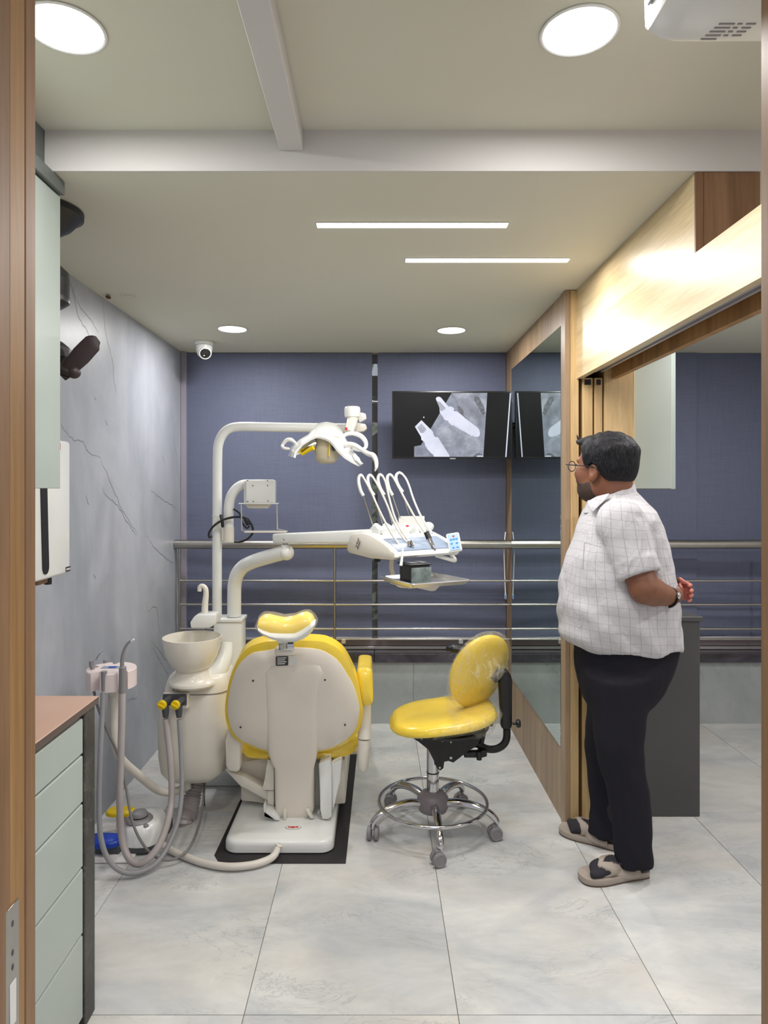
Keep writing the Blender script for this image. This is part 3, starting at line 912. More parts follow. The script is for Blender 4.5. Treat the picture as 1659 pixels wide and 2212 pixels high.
blade([V((fx, fy, 1.92)), V((fx - .04, fy + .07, 1.93)), V((fx - .07, fy + .15, 1.96)), V((fx - .08, fy + .2, 1.99))], [.02, .03, .034, .012])
bm = NB(); ball(bm, P(160, 805, 2.1), .021, 1, .7, .9); tube(bm, [V((fx + .05, fy, 1.90)), P(135, 800, 2.1), P(155, 806, 2.1)], .012, 10, 4); obj('blade_joint', bm, M['brownfan'], t)

# ============================================================ SECURITY CAMERA
t = thing('security_camera', 'white dome security camera on the ceiling above the blue blind', 'camera', (-1.035, 4.04, HC))
c = V((-1.035, 4.04, HC))
bm = NB(); lathe(bm, [(.054, -.022), (.056, -.018), (.056, -.002), (.054, -.0003)], c, seg=36); obj('base', bm, M['white'], t)
bm = NB(); lathe(bm, [(.0, -.100), (.02, -.096), (.036, -.084), (.046, -.062), (.050, -.040), (.050, -.024)], c, seg=36); obj('housing', bm, M['white'], t)
d = V((.35, -.80, -.50)).normalized(); e = c + V((0, 0, -.055))
bm = NB(); lathe(bm, [(.036, 0.030), (.0365, .047), (.031, .050), (.030, .046), (.0, .046)], e, d, 30); obj('lens_ring', bm, M['white'], t)
bm = NB(); lathe(bm, [(.030, .0465), (.026, .051), (.0, .054)], e, d, 30); ln = obj('lens', bm, M['black'], t)
bm = NB(); ball(bm, e + d * .053 + V((-.008, 0, -.010)), .005, 1, .4, .6, 10, 6); obj('infrared_light', bm, M['paper'], ln)

# ============================================================ AIR CONDITIONER above the doorway
t = thing('air_conditioner', 'white air conditioner above the doorway with print on its underside', 'air conditioner', (.9, 1.1, 2.3))
bm = NB()
secs = []
for x, zb, q in ((.478, 2.330, .012), (.482, 2.314, .004), (.505, 2.302, .001), (.530, 2.296, 0), (1.0, 2.296, 0), (1.22, 2.296, 0)):
    secs.append([V((x, y, z)) for y, z in ((1.003, zb + .002), (1.10, zb), (1.195 - q, zb), (1.208 - q, zb + .003), (1.218 - q, zb + .014), (1.222 - q, zb + .04), (1.220 - q, 2.44), (1.21 - q, 2.472), (1.18, 2.482), (1.003, 2.482))])
loft(bm, secs); obj('case', bm, M['white'], t, ang=30)
bm = NB(); prism(bm, [V((.4775, y, z)) for y, z in ((1.06, 2.345), (1.185, 2.345), (1.195, 2.37), (1.19, 2.45), (1.06, 2.45))], (-.005, 0, 0), .002, 1); obj('end_cap', bm, M['alu'], t)
bm = NB()
for i in range(5):
    y = 1.156 + i * .0098
    for (a, b_) in ((.585, .612), (.617, .625), (.632, .648)):
        if i < 4 or a < .6: box(bm, a - i * .003, b_ - i * .003, y, y + .0028, 2.2945, 2.298)
obj('underside_print', bm, plain('faint_print', (150, 146, 146), .5), t, False)
bm = NB(); tube(bm, [(.70, 1.19, 2.295), (.692, 1.19, 2.268)], .003, 8); obj('flap_pin', bm, M['white'], t)

# ============================================================ NEXT ROOM FURNITURE
t = thing('wall_cupboard', 'pale sage wall cupboard in the next room above the charcoal counter', 'cupboard', (1.26, 3.4, 1.5))
bm = NB(); box(bm, 1.139, 1.352, 3.12, 3.98, 1.499, HC - .003, .001, 1); obj('body', bm, M['sage'], t, False)
bm = NB(); box(bm, 1.3545, 1.376, 3.118, 3.98, 1.497, HC - .003, .001, 1); obj('door', bm, M['sage'], t, False)
bm = NB(); box(bm, 1.139, 1.351, 3.101, 3.1195, 1.499, HC - .003, .001, 1); obj('side_panel', bm, M['sage'], t, False)
t = thing('counter_cabinet', 'charcoal counter cabinet behind the standing person', 'cabinet', (1.3, 3.5, 0))
bm = NB(); box(bm, 1.139, 1.474, 3.087, 4.1, 0, 0.892, .002, 1); obj('side_panel', bm, M['charcoal'], t, False)
bm = NB(); box(bm, 1.139, 1.484, 3.078, 4.1, 0.893, 0.915, .002, 1); obj('worktop', bm, M['charcoal'], t, False)
t = thing('desk_device', 'black device with a white edge on the charcoal counter', 'device', (1.33, 3.15, .916))
bm = NB(); box(bm, 1.22, 1.385, 3.10, 3.26, .9155, .938, .008, 2); obj('base', bm, M['black'], t)
bm = NB(); box(bm, 1.22, 1.387, 3.098, 3.26, .9385, .946, .002, 1); obj('white_edge', bm, M['white'], t)
bm = NB(); prism(bm, [V((1.22, 3.13, .9465)), V((1.378, 3.13, .9465)), V((1.33, 3.13, .965)), V((1.22, 3.13, .985))], (0, .10, 0), .003, 1); obj('handset', bm, M['black'], t)

# ============================================================ TELEVISION
t = thing('television', 'wall television showing an x-ray of two dental implants', 'television', (.455, 4.13, 1.68))
TY = 4.10
x0, x1, z0, z1 = .0905, .8195, 1.681, 2.091
bm = NB(); box(bm, x0, x1, TY, TY + .028, z0, z1, .003, 2); obj('bezel', bm, M['black'], t)
bm = NB(); box(bm, x0 + .1, x1 - .1, TY + .0285, TY + .05, z0 + .03, z1 - .08, .008, 2); obj('rear_housing', bm, M['black'], t)
bm = NB(); box(bm, .60, .8, TY + .051, TY + .062, 1.80, 1.97, .003, 1); tube(bm, [(.79, TY + .055, 1.885), (.829, TY + .055, 1.885)], .02, 12); obj('mount_arm', bm, M['black'], t)
bm = NB(); box(bm, x0 + .008, x1 - .008, TY - .0008, TY - .0001, z0 + .012, z1 - .008)
scr = obj('screen', bm, emis('screen_black', (.012, .012, .013), 1.0), t, False)
def T(px, py, k=1):
    q = P(px, py, TY - .001 * .6 * k - .0006); return q
def zt(pts): return [(830 + a / 4.046, 740 + b / 4.046) for a, b in pts]
def scr_mat(name, c1, c2, c3, sc, s=1.0):
    m, nt, b = newmat(name)
    f = noise_n(nt, coords(nt, world=True), sc, 5, 0.6, .3)
    b.inputs['Base Color'].default_value = (0, 0, 0, 1); b.inputs['Roughness'].default_value = .3
    nt.links.new(ramp(nt, f, [(.3, lin(c1)), (.5, lin(c2)), (.7, lin(c3))]), b.inputs['Emission Color'])
    b.inputs['Emission Strength'].default_value = s
    return m
bone = scr_mat('xray_bone', (118, 122, 134), (142, 146, 160), (176, 180, 192), 14)
imp = scr_mat('xray_implant', (205, 208, 226), (216, 219, 236), (226, 228, 244), 10)
impd = scr_mat('xray_grey', (150, 152, 164), (160, 162, 176), (180, 182, 196), 30)
dk = scr_mat('xray_dark', (74, 78, 86), (96, 100, 108), (130, 134, 142), 60)
def spoly(nm, pts, mt, k):
    b = NB(); v = [b.verts.new(T(x, y, k)) for x, y in pts]; f = b.faces.new(v)
    bmesh.ops.triangulate(b, faces=[f]); obj(nm, b, mt, scr, False)
spoly('xray_tissue', zt([(590, 440), (901, 440), (866, 998), (262, 998), (262, 908), (330, 895), (400, 960), (480, 830), (470, 800), (520, 740), (560, 700), (600, 680), (640, 620), (630, 580), (650, 530), (625, 480)]), bone, 1)
spoly('xray_shade', zt([(790, 460), (830, 480), (870, 560), (885, 620), (860, 640), (820, 560), (785, 500)]), dk, 2)
spoly('xray_shade', zt([(640, 540), (690, 590), (700, 640), (760, 700), (700, 660), (645, 600)]), dk, 2)
spoly('xray_shade', zt([(775, 998), (800, 970), (830, 965), (868, 985), (866, 998)]), dk, 2)
top = [(450, 490), (458, 478), (475, 472), (495, 480), (560, 558), (580, 558), (603, 566), (612, 582), (605, 600), (632, 600)]
th = []
for i in range(13):
    a = i / 13; x = 632 + (806 - 632) * a; y = 604 + (742 - 604) * a
    th += [(x, y), (x + 8, y - 3)]
tip = [(828, 758), (838, 790), (832, 815), (815, 825), (795, 822), (780, 818)]
bt = []
for i in range(15):
    a = i / 15; x = 770 + (562 - 770) * a; y = 812 + (694 - 812) * a
    bt += [(x, y), (x - 6, y + 10)]
spoly('xray_implant', zt(top + th + tip + bt + [(558, 680), (545, 682), (527, 675), (510, 645), (486, 612), (492, 590)]), imp, 3)
spoly('xray_abutment', zt([(462, 510), (490, 520), (540, 575), (505, 600), (492, 596), (478, 560)]), impd, 4)
bt2 = []
for i in range(9):
    a = i / 9; x = 448 + (362 - 448) * a; y = 994 + (900 - 994) * a
    bt2 += [(x, y), (x - 8, y + 6)]
rt2 = []
for i in range(10):
    a = i / 10; x = 472 + (566 - 472) * a; y = 836 + (985 - 836) * a
    rt2 += [(x, y), (x + 8, y + 4)]
spoly('xray_implant', zt([(268, 735), (325, 678), (425, 778), (430, 800), (442, 825), (465, 825)] + rt2 + [(572, 998), (452, 998)] + bt2 + [(366, 880), (350, 868), (325, 850), (322, 825)]), imp, 3)
spoly('xray_abutment', zt([(290, 740), (325, 705), (370, 760), (345, 790), (318, 790)]), impd, 4)
spoly('white_line', zt([(1098, 441), (1108, 441), (1068, 1000), (1058, 1000)]), imp, 3)
spoly('scale_bar', zt([(810, 988), (866, 988), (866, 998), (810, 998)]), imp, 3)
spoly('marker_dot', zt([(341, 650), (346, 646), (351, 650), (351, 656), (346, 660), (341, 656)]), imp, 3)
bm = NB(); box(bm, .44, .475, TY - .0012, TY + .002, z0 - .004, z0 + .004); obj('name_plate', bm, M['inkgrey'], t, False)

# ============================================================ DENTAL CHAIR
bm = NB(); prism(bm, [V(p) for p in ((-.63, 2.700, .0005), (-.126, 2.700, .0005), (-.113, 3.93, .0005), (-.65, 3.93, .0005), (-.665, 2.76, .0005))], (0, 0, .0035), .0008, 1)
tag(obj('rubber_mat', bm, M['rubber']), 'black rubber mat under the yellow and white dental chair', 'mat')
ch = thing('dental_chair', 'yellow and white dental chair seen from behind its backrest', 'dental chair', (-.405, 3.0, .004))

def dch(y): return 2.72 + (y - 1386) / (1627 - 1386) * .20
def back_at(x, y, off=0.0): return P(x, y, dch(min(y, 1660)) + (0.03 * max(0, min(1, (y - 1640) / 60))) + off)
nrm = (P(637, 1600, dch(1600)) - P(637, 1400, dch(1400))).cross(V((1, 0, 0))).normalized()
if nrm.y > 0: nrm = -nrm
out_y = [(570, 1387), (600, 1385), (640, 1384), (687, 1385), (712, 1391), (739, 1409), (758, 1440), (771, 1472), (782, 1516), (784, 1543), (775, 1578), (752, 1602), (719, 1618), (689, 1625), (637, 1628), (574, 1624), (535, 1610), (509, 1597), (492, 1569), (486, 1534), (491, 1489), (501, 1452), (517, 1419), (538, 1398)]
bm = NB(); dome(bm, [back_at(x, y, .034) for x, y in out_y], nrm, .022, .05, power=8)
obj('back_cushion', bm, M['yellow'], ch)
out_w = [(575, 1406), (605, 1401), (640, 1400), (678, 1402), (703, 1409), (729, 1427), (749, 1456), (764, 1484), (774, 1517), (776, 1543), (767, 1576), (746, 1599), (716, 1615), (688, 1622), (637, 1626), (576, 1621), (538, 1607), (514, 1594), (498, 1568), (492, 1534), (496, 1493), (509, 1449), (527, 1425), (548, 1411)]
bm = NB(); dome(bm, [back_at(x, y, .014) for x, y in out_w], nrm, .030, .02, power=6)
shell = obj('back_shell', bm, M['cream2'], ch)
bm = NB(); secs = []
SPN = [(1424, 600, 680, .002), (1432, 582, 696, .012), (1446, 570, 702, .018), (1465, 572, 694, .021), (1490, 574, 689, .022), (1540, 576, 688, .022), (1590, 578, 688, .022), (1618, 580, 687, .022), (1634, 586, 684, .026), (1650, 594, 680, .028), (1700, 595, 680, .028), (1738, 596, 680, .028), (1749, 600, 675, .026), (1755, 608, 668, .020), (1757, 620, 656, .008)]
for y, xl, xr, bg in SPN:
    a = back_at(xl, y, .012); b = back_at(xr, y, .012); c0 = (a + b) / 2; rx = (b.x - a.x) / 2; ring = []
    for k in range(32):
        an = 2 * PI * k / 32; cc, ss = math.cos(an), math.sin(an); e = .28
        ring.append(c0 + V((rx * abs(cc) ** e * (1 if cc > 0 else -1), 0, 0)) + nrm * ((bg + .014) * (abs(ss) ** .45) * (1 if ss > 0 else -.6) ))
    secs.append(ring)
loft(bm, secs)
obj('back_spine', bm, M['cream2'], ch)
for (x, y) in ((549, 1462), (703, 1460), (522, 1562), (746, 1557)):
    bm = NB(); ball(bm, back_at(x, y, .014) + nrm * .0265, .0042, 1, 1, 1, 10, 8); obj('screw', bm, M['ink'], shell)
bm = NB(); a = [back_at(x, y, -.0185) for x, y in ((596, 1418), (622, 1417), (622, 1437), (596, 1438))]; prism(bm, a, nrm * .002, .0006, 1); lb = obj('black_label', bm, M['ink'], shell, False)
bm = NB()
for k in range(4):
    a = [back_at(x, y, -.0207) for x, y in ((599, 1420.5 + k * 4.2), (619 - 3 * (k % 2), 1420 + k * 4.2), (619 - 3 * (k % 2), 1422 + k * 4.2), (599, 1422.5 + k * 4.2))]; prism(bm, a, nrm * .0004)
obj('label_print', bm, M['paper'], lb, False) if False else obj('label_print', bm, M['paper'], shell, False)
bm = NB(); a = [back_at(x, y, -.0185) for x, y in ((624, 1418), (642, 1418), (642, 1437), (624, 1437))]; prism(bm, a, nrm * .002, .0006, 1); obj('white_label', bm, M['paper'], shell, False)
# headrest
hd_ = 2.62
bm = NB()
secs = []
for x, yt, yb in ((557, 1346, 1352), (560, 1335, 1362), (568, 1329, 1371), (580, 1328, 1378), (595, 1332, 1383), (610, 1335, 1386), (622, 1335, 1386), (636, 1331, 1385), (650, 1325, 1380), (662, 1323, 1374), (672, 1328, 1364), (678, 1338, 1354), (680, 1345, 1349)):
    c0 = P(x, (yt + yb) / 2, hd_); h = (yb - yt) / 2 * hd_ / F
    secs.append([c0 + V((0, math.cos(a) * .055 * min(1, h / .03 + .2) + .02, math.sin(a) * h)) for a in [2 * PI * k / 24 for k in range(24)]])
loft(bm, secs); hr = obj('headrest_cushion', bm, M['yellow'], ch)
bm = NB()
secs = []
for x, yt, yb in ((556, 1349, 1354), (560, 1352, 1363), (570, 1358, 1371), (585, 1363, 1378), (600, 1363, 1384), (620, 1363, 1387), (638, 1363, 1386), (652, 1356, 1381), (664, 1347, 1374), (674, 1341, 1364), (681, 1343, 1350)):
    c0 = P(x, (yt + yb) / 2, hd_ - .012); h = (yb - yt) / 2 * hd_ / F + .002
    secs.append([c0 + V((0, math.cos(a) * .058 * min(1, h / .018 + .2) + .02, math.sin(a) * h)) for a in [2 * PI * k / 24 for k in range(24)]])
loft(bm, secs); obj('headrest_shell', bm, M['white'], ch)
bm = NB(); secs = []
for x, yt, yb in ((555, 1342, 1356), (560, 1330, 1366), (570, 1324, 1376), (590, 1326, 1384), (612, 1331, 1389), (636, 1328, 1388), (655, 1321, 1382), (668, 1321, 1372), (678, 1331, 1360), (683, 1341, 1352)):
    c0 = P(x, (yt + yb) / 2, hd_ - .012); h = (yb - yt) / 2 * hd_ / F + .003
    secs.append([c0 + V((random.uniform(-.001, .001), math.cos(a) * .068 + .02 + random.uniform(-.0015, .0015), math.sin(a) * h + random.uniform(-.0012, .0012))) for a in [2 * PI * k / 28 for k in range(28)]])
loft(bm, secs); obj('headrest_film', bm, M['wrap'], ch)
bm = NB(); tube(bm, [P(600, 1382, 2.63), P(622, 1382, 2.63)], .015, 20); obj('headrest_joint', bm, M['chrome'], ch)
bm = NB(); box(bm, *(lambda a, b: (a.x, b.x, 2.625, 2.66, b.z, a.z))(P(622, 1376, 2.64), P(634, 1390, 2.64)), .003, 2); obj('joint_block', bm, M['dgrey'], ch)
bm = NB(); box(bm, *(lambda a, b: (a.x, b.x, 2.64, 2.668, b.z, a.z))(P(604, 1386, 2.66), P(636, 1402, 2.66)), .003, 2); obj('headrest_stem', bm, M['chrome'], ch)
bm = NB(); box(bm, *(lambda a, b: (a.x, b.x, 2.668, 2.72, b.z, a.z))(P(594, 1399, 2.68), P(634, 1414, 2.68)), .004, 2); obj('stem_socket', bm, M['cream'], ch)
# seat cushion beyond the backrest
bm = NB()
dome(bm, [P(516, 1606, 3.02), P(530, 1632, 3.0), P(560, 1639, 3.0), P(637, 1642, 3.0), P(700, 1639, 3.0), P(745, 1634, 3.0), P(770, 1618, 3.02), P(771, 1592, 3.03), P(640, 1575, 3.04), P(517, 1590, 3.03)], (0, -1, 0), .02, .50, power=4)
obj('seat_cushion', bm, M['yellow'], ch)
bm = NB(); dome(bm, [V((x, y, .34)) for x, y in ((-.62, 3.52), (-.14, 3.52), (-.13, 3.7), (-.17, 4.05), (-.3, 4.12), (-.45, 4.12), (-.58, 4.05), (-.63, 3.7))], (0, 0, 1), .03, .05, power=4)
obj('leg_cushion', bm, M['yellow'], ch)
# armrest right: pad, post
bm = NB()
secs = []
for d, xa, xb, ya, yb in ((2.90, 772, 800, 1450, 1518), (2.885, 768, 804, 1443, 1524)):
    pass
dome(bm, [P(x, y, 2.88) for x, y in ((771, 1452), (774, 1444), (785, 1442), (799, 1444), (803, 1452), (805, 1480), (806, 1508), (803, 1520), (793, 1524), (785, 1522), (779, 1510), (772, 1480))], (0, -1, 0), .02, .22, power=3)
obj('armrest_pad', bm, M['yellow'], ch)
bm = NB(); tube(bm, [P(788, 1505, 2.96), P(788, 1560, 2.95), P(787, 1595, 2.94)], [.027, .028, .030], 20); obj('armrest_post', bm, M['cream'], ch)
bm = NB(); tube(bm, [P(786, 1596, 2.94), P(785, 1630, 2.94), P(784, 1655, 2.94), P(784, 1664, 2.94)], [.0275, .026, .024, .014], 20); obj('armrest_sleeve', bm, M['cream'], ch)
bm = NB(); tube(bm, [P(784, 1622, 2.94), P(770, 1618, 3.1), P(745, 1620, 3.2)], .022, 14); obj('armrest_bracket', bm, M['cream'], ch)
# left arm housing and link
bm = NB(); prism(bm, [P(x, y, 2.95) for x, y in ((496, 1570), (520, 1600), (518, 1664), (510, 1669), (494, 1666), (487, 1655), (487, 1600), (490, 1578))], (0, .09, 0), .008, 3); obj('left_arm_housing', bm, M['cream'], ch)
bm = NB(); prism(bm, [P(x, y, 3.0) for x, y in ((486, 1664), (524, 1676), (574, 1705), (594, 1722), (594, 1740), (576, 1728), (520, 1700))], (0, .05, 0), .006, 2); obj('left_link', bm, M['cream'], ch)
# frame pieces below the seat
def slab(nm, pts, d, th, mt, bev=.004):
    b = NB(); prism(b, [P(x, y, d) for x, y in pts], (0, th, 0), bev, 2); return obj(nm, b, mt, ch)
slab('lift_cover', [(576, 1640), (592, 1645), (592, 1708), (568, 1707), (566, 1700), (574, 1682), (577, 1660)], 2.98, .06, M['cream'])
slab('lift_rod', [(577, 1708), (592, 1708), (592, 1756), (577, 1756)], 2.99, .03, M['cream'])
slab('lift_foot', [(569, 1738), (572, 1757), (588, 1758), (604, 1773), (592, 1772), (582, 1762), (569, 1755)], 2.915, .07, M['white'])
slab('side_cover', [(688, 1650), (712, 1640), (716, 1660), (717, 1765), (708, 1771), (695, 1771), (692, 1750)], 2.925, .09, M['white'], .008)
slab('side_cover', [(716, 1650), (738, 1640), (735, 1690), (722, 1740), (718, 1760)], 2.95, .2, M['white'], .006)
slab('rear_frame', [(520, 1645), (560, 1640), (690, 1640), (745, 1640), (746, 1737), (690, 1740), (574, 1736), (520, 1731)], 3.07, .55, M['cream2'], .008)
slab('center_rod', [(612, 1750), (618, 1750), (618, 1772), (612, 1770)], 2.93, .02, M['cream'], .001)
slab('center_rod', [(660, 1750), (668, 1750), (678, 1768), (670, 1768)], 2.93, .02, M['cream'], .001)
slab('center_rod', [(686, 1752), (691, 1752), (691, 1765), (686, 1765)], 2.99, .02, M['white'], .001)
bm = NB(); prism(bm, [V((-.18, 3.08, .105)), V((-.18, 3.55, .105)), V((-.18, 3.75, .30)), V((-.18, 3.35, .31)), V((-.18, 3.12, .30))], (.022, 0, 0), .002, 1); obj('bellows_side', bm, M['grey'], ch)
for k in range(7):
    bm = NB(); y = 3.14 + k * .07; prism(bm, [V((-.157, y, .10)), V((-.157, y + .03, .10)), V((-.157, y + .06, .30)), V((-.157, y + .02, .30))], (.006, 0, 0), .001, 1); obj('bellows_fold', bm, M['alu'], ch)
# base plate on the floor
def rrect(x0, x1, y0, y1, r, z, n=6):
    o_ = []
    for cx, cy, a0 in ((x1 - r, y1 - r, 0), (x0 + r, y1 - r, 90), (x0 + r, y0 + r, 180), (x1 - r, y0 + r, 270)):
        for k in range(n + 1):
            a = math.radians(a0 + 90 * k / n); o_.append(V((cx + r * math.cos(a), cy + r * math.sin(a), z)))
    return o_
bm = NB(); bx = (-.632, -.180, 2.765, 3.80)
loft(bm, [rrect(bx[0] + i, bx[1] - i, bx[2] + i, bx[3] - i, max(.02, .055 - i), z) for z, i in ((.0045, .006), (.009, 0), (.036, .001), (.047, .004), (.053, .010), (.056, .022), (.0575, .04), (.061, .055))])
base = obj('base_plate', bm, M['white'], ch, ang=50)
bm = NB(); lathe(bm, [(.0335, 0), (.0335, .0012), (0, .0014)], (-.357, 2.868, .0605), seg=32, sy=.55); el = obj('logo_oval', bm, M['inkgrey'], base)
bm = NB(); lathe(bm, [(.031, 0), (.031, .0009), (0, .001)], (-.357, 2.868, .0614), seg=32, sy=.55); obj('logo_field', bm, M['paper'], base)
bm = NB()
for k, (a, b_) in enumerate(((-.022, -.013), (-.011, .008), (.010, .022))): box(bm, -.357 + a, -.357 + b_, 2.861 + .003 * (k != 1), 2.874, .0622, .0632)
obj('logo_print', bm, M['red'], base, False)

# ============================================================ CUSPIDOR UNIT (spittoon, column, hoses)
cu = thing('cuspidor_unit', 'white spittoon unit with bowl, water tap and yellow valves beside the left wall', 'dental unit', (-.82, 3.2, 0))
# floor box and column
bm = NB(); box(bm, -.905, -.665, 3.40, 3.66, 0.001, .20, .006, 2); obj('floor_box', bm, M['white'], cu)
bm = NB(); box(bm, -.80, -.665, 3.30, 3.42, .10, .845, .006, 2); obj('column', bm, M['white'], cu)
bm = NB(); box(bm, -.806, -.659, 3.294, 3.426, .846, .862, .003, 2); obj('column_cap', bm, M['white'], cu)
# housing: lofted bulging body
bm = NB(); secs = []
for y, xl, xr, dy in ((1676, 385, 450, .07), (1672, 366, 474, .10), (1655, 354, 490, .125), (1620, 350, 494, .14), (1560, 349, 498, .15), (1520, 351, 501, .152), (1495, 358, 503, .150), (1478, 364, 503, .146), (1462, 369, 502, .142), (1452, 374, 500, .137), (1446, 382, 497, .128), (1444, 395, 492, .11)):
    dc = 3.11; a = P(xl, y, dc); b = P(xr, y, dc); c0 = (a + b) / 2; rx = (b.x - a.x) / 2
    ring = []
    for k in range(40):
        an = 2 * PI * k / 40; cc, ss = math.cos(an), math.sin(an); e = .62
        ring.append(V((c0.x + rx * abs(cc) ** e * (1 if cc > 0 else -1), dc + dy * abs(ss) ** e * (1 if ss > 0 else -1), c0.z)))
    secs.append(ring)
loft(bm, secs); hs = obj('housing', bm, M['cream'], cu, ang=60)
bm = NB(); secs = []
for y, s_ in ((1481, 1.0), (1479, 1.0)):
    dc = 3.11; a = P(362.5, y, dc); b = P(504.5, y, dc); c0 = (a + b) / 2; rx = (b.x - a.x) / 2
    secs.append([V((c0.x + rx * abs(math.cos(2 * PI * k / 40)) ** .62 * (1 if math.cos(2 * PI * k / 40) > 0 else -1), dc + .1475 * abs(math.sin(2 * PI * k / 40)) ** .62 * (1 if math.sin(2 * PI * k / 40) > 0 else -1), c0.z)) for k in range(40)])
loft(bm, secs); obj('lid_seam', bm, M['pipegrey'], cu)
# bowl on its swivelling foot
bc = P(415, 1375, 3.0)
bm = NB(); r = .1275
pr = [(.030, -.155), (.062, -.150), (.086, -.128), (.109, -.088), (.122, -.045), (.1265, -.012), (r, 0), (r - .003, .001), (.121, -.012), (.115, -.045), (.098, -.09), (.06, -.118), (.0, -.125)]
lathe(bm, pr, bc, seg=48); obj('bowl', bm, M['cream'], cu)
bm = NB(); lathe(bm, [(.05, .052), (.066, .045), (.070, .02), (.082, .0), (.094, -.010), (.096, -.02), (.088, -.03), (.05, -.034)], bc + V((.004, 0, -.165 - .02)), seg=40, sx=1.1, sy=1.0); obj('bowl_foot', bm, M['cream'], cu)
bm = NB(); tube(bm, [bc + V((.05, .03, -.19)), bc + V((.10, .06, -.165)), bc + V((.125, .09, -.11)), bc + V((.13, .11, -.05))], [.04, .042, .035, .028], 16, 5); obj('bowl_bracket', bm, M['white'], cu)
# glass filler and tap
bm = NB(); prism(bm, [P(x, y, 3.02) for x, y in ((410, 1345), (418, 1333), (424, 1328), (466, 1328), (466, 1348), (452, 1357), (412, 1357))], (0, .10, 0), .006, 2); gf = obj('glass_filler', bm, M['white'], cu)
bm = NB(); tube(bm, [P(442, 1333, 3.07), P(443, 1305, 3.07), P(445, 1285, 3.07), P(444, 1272, 3.07), P(438, 1266, 3.07), P(432, 1268, 3.07), P(431, 1277, 3.07)], [.0155, .0145, .0125, .0115, .011, .0105, .010], 16, 6); obj('tap', bm, M['cream'], gf)
bm = NB(); ball(bm, P(445, 1359, 3.02), .003, u=8, v=6); obj('spout_nozzle', bm, M['ink'], gf)
# connector panel with two yellow valves
bm = NB(); box(bm, *(lambda a, b: (a.x, b.x, 2.935, 2.975, b.z, a.z))(P(352, 1496, 2.95), P(409, 1530, 2.95)), .008, 3); obj('connector_plate', bm, M['cream'], hs)
bm = NB(); box(bm, *(lambda a, b: (a.x, b.x, 2.929, 2.936, b.z, a.z))(P(351, 1499, 2.93), P(403, 1524, 2.93)), .004, 2); obj('connector_recess', bm, M['dgrey'], hs)
for (xk, yk, x2, y2) in ((352, 1521, 368, 1507), (381, 1521, 397, 1507)):
    a = P(xk, yk, 2.86); b = P(x2, y2, 2.935)
    bm = NB(); tube(bm, [b, a], .0135, 16); obj('valve_body', bm, M['dgrey'], hs)
    bm = NB(); cyl(bm, a, .0195, .016, (a - b) * -1 if False else (-.15, -1, -.1), 24, .003)
    box(bm, -.016, .016, -.003, .003, 0, .006, .001, 1, Matrix.Translation(a + V((-.002, -.0175, -.001))) @ Matrix.Rotation(.5, 4, 'Y') @ Matrix.Rotation(PI / 2, 4, 'X'))
    obj('valve_knob', bm, M['yellow_b'], hs)
    bm = NB(); tube(bm, [a + V((.008, .006, -.012)), a + V((.009, .008, -.04)), a + V((.009, .008, -.058))], [.0165, .014, .011], 16); obj('hose_socket', bm, M['dgrey'], hs)
# printed marks
bm = NB()
for k in range(3):
    a = P(380, 1484 + k * 3.2, 2.966); box(bm, a.x, a.x + .019, a.y - .004, a.y + .004, a.z - .002, a.z + .002)
a = P(375, 1485, 2.966); box(bm, a.x, a.x + .005, a.y - .004, a.y + .004, a.z - .0025, a.z + .0025)
a = P(373, 1490, 2.966); box(bm, a.x, a.x + .008, a.y - .004, a.y + .004, a.z - .002, a.z + .002)
obj('printed_marks', bm, M['inkgrey'], hs, False)
# waste pipe: ribbed
def ribbed(pts, r, n, nm, mt, par, seg=18, amp=.12, ang=70):
    q = catmull(pts, max(2, n // (len(pts) - 1)))
    rr = [r * (1 + amp * (1 if i % 2 else -1)) for i in range(len(q))]
    b = NB(); tube(b, q, rr, seg); return obj(nm, b, mt, par, ang=ang)
ribbed([P(428, 1665, 3.16), P(424, 1690, 3.14), P(415, 1725, 3.10), P(407, 1755, 3.05), P(400, 1772, 3.02), P(402, 1778, 3.03)], .036, 50, 'waste_pipe', M['hose'], cu, ang=20)
bm = NB(); tube(bm, [P(404, 1670, 3.08), P(404, 1703, 3.08)], .019, 18); tube(bm, [P(404, 1684, 3.08), P(404, 1686, 3.08)], .0205, 18); obj('drain_stub', bm, M['cream'], cu)
bm = NB(); tube(bm, [P(447, 1660, 3.2), P(441, 1700, 3.25), P(440, 1740, 3.18)], .006, 8, 6); obj('water_line', bm, M['black'], cu)

# --- assistant holder with suction hoses
hc = P(241, 1462, 2.72)
arm = NB(); tube(arm, [P(247, 1490, 2.74), P(247, 1560, 2.74), P(249, 1605, 2.75), P(262, 1640, 2.78), P(300, 1675, 2.88), P(335, 1703, 2.96), P(358, 1711, 3.0), P(385, 1708, 3.05), P(404, 1700, 3.08)], .0175, 18, 6)
obj('holder_arm', arm, M['hose_w'], cu)
bm = NB()
r = .096; h = .072
n = 72; slots = [math.radians(a) for a in (-108, -42, 100, 168)]
ring = []
for k in range(n):
    a = 2 * PI * k / n
    rad = r
    for s_ in slots:
        da = abs((a - s_ + PI) % (2 * PI) - PI)
        if da < .14: rad = r - .034
    ring.append((a, rad))
def rg(z, sc=1.0): return [hc + V((math.cos(a) * rd * sc, math.sin(a) * rd * sc, z)) for a, rd in ring]
loft(bm, [rg(-h / 2), rg(h / 2 - .004), rg(h / 2, .97)]); hold = obj('hose_holder', bm, M['pinkwhite'], cu, ang=30)
bm = NB(); box(bm, hc.x - .040, hc.x + .052, hc.y - .012, hc.y + .022, h / 2 + hc.z, h / 2 + hc.z + .002, .001, 1, None); obj('control_strip', bm, M['bluegrey'], hold)
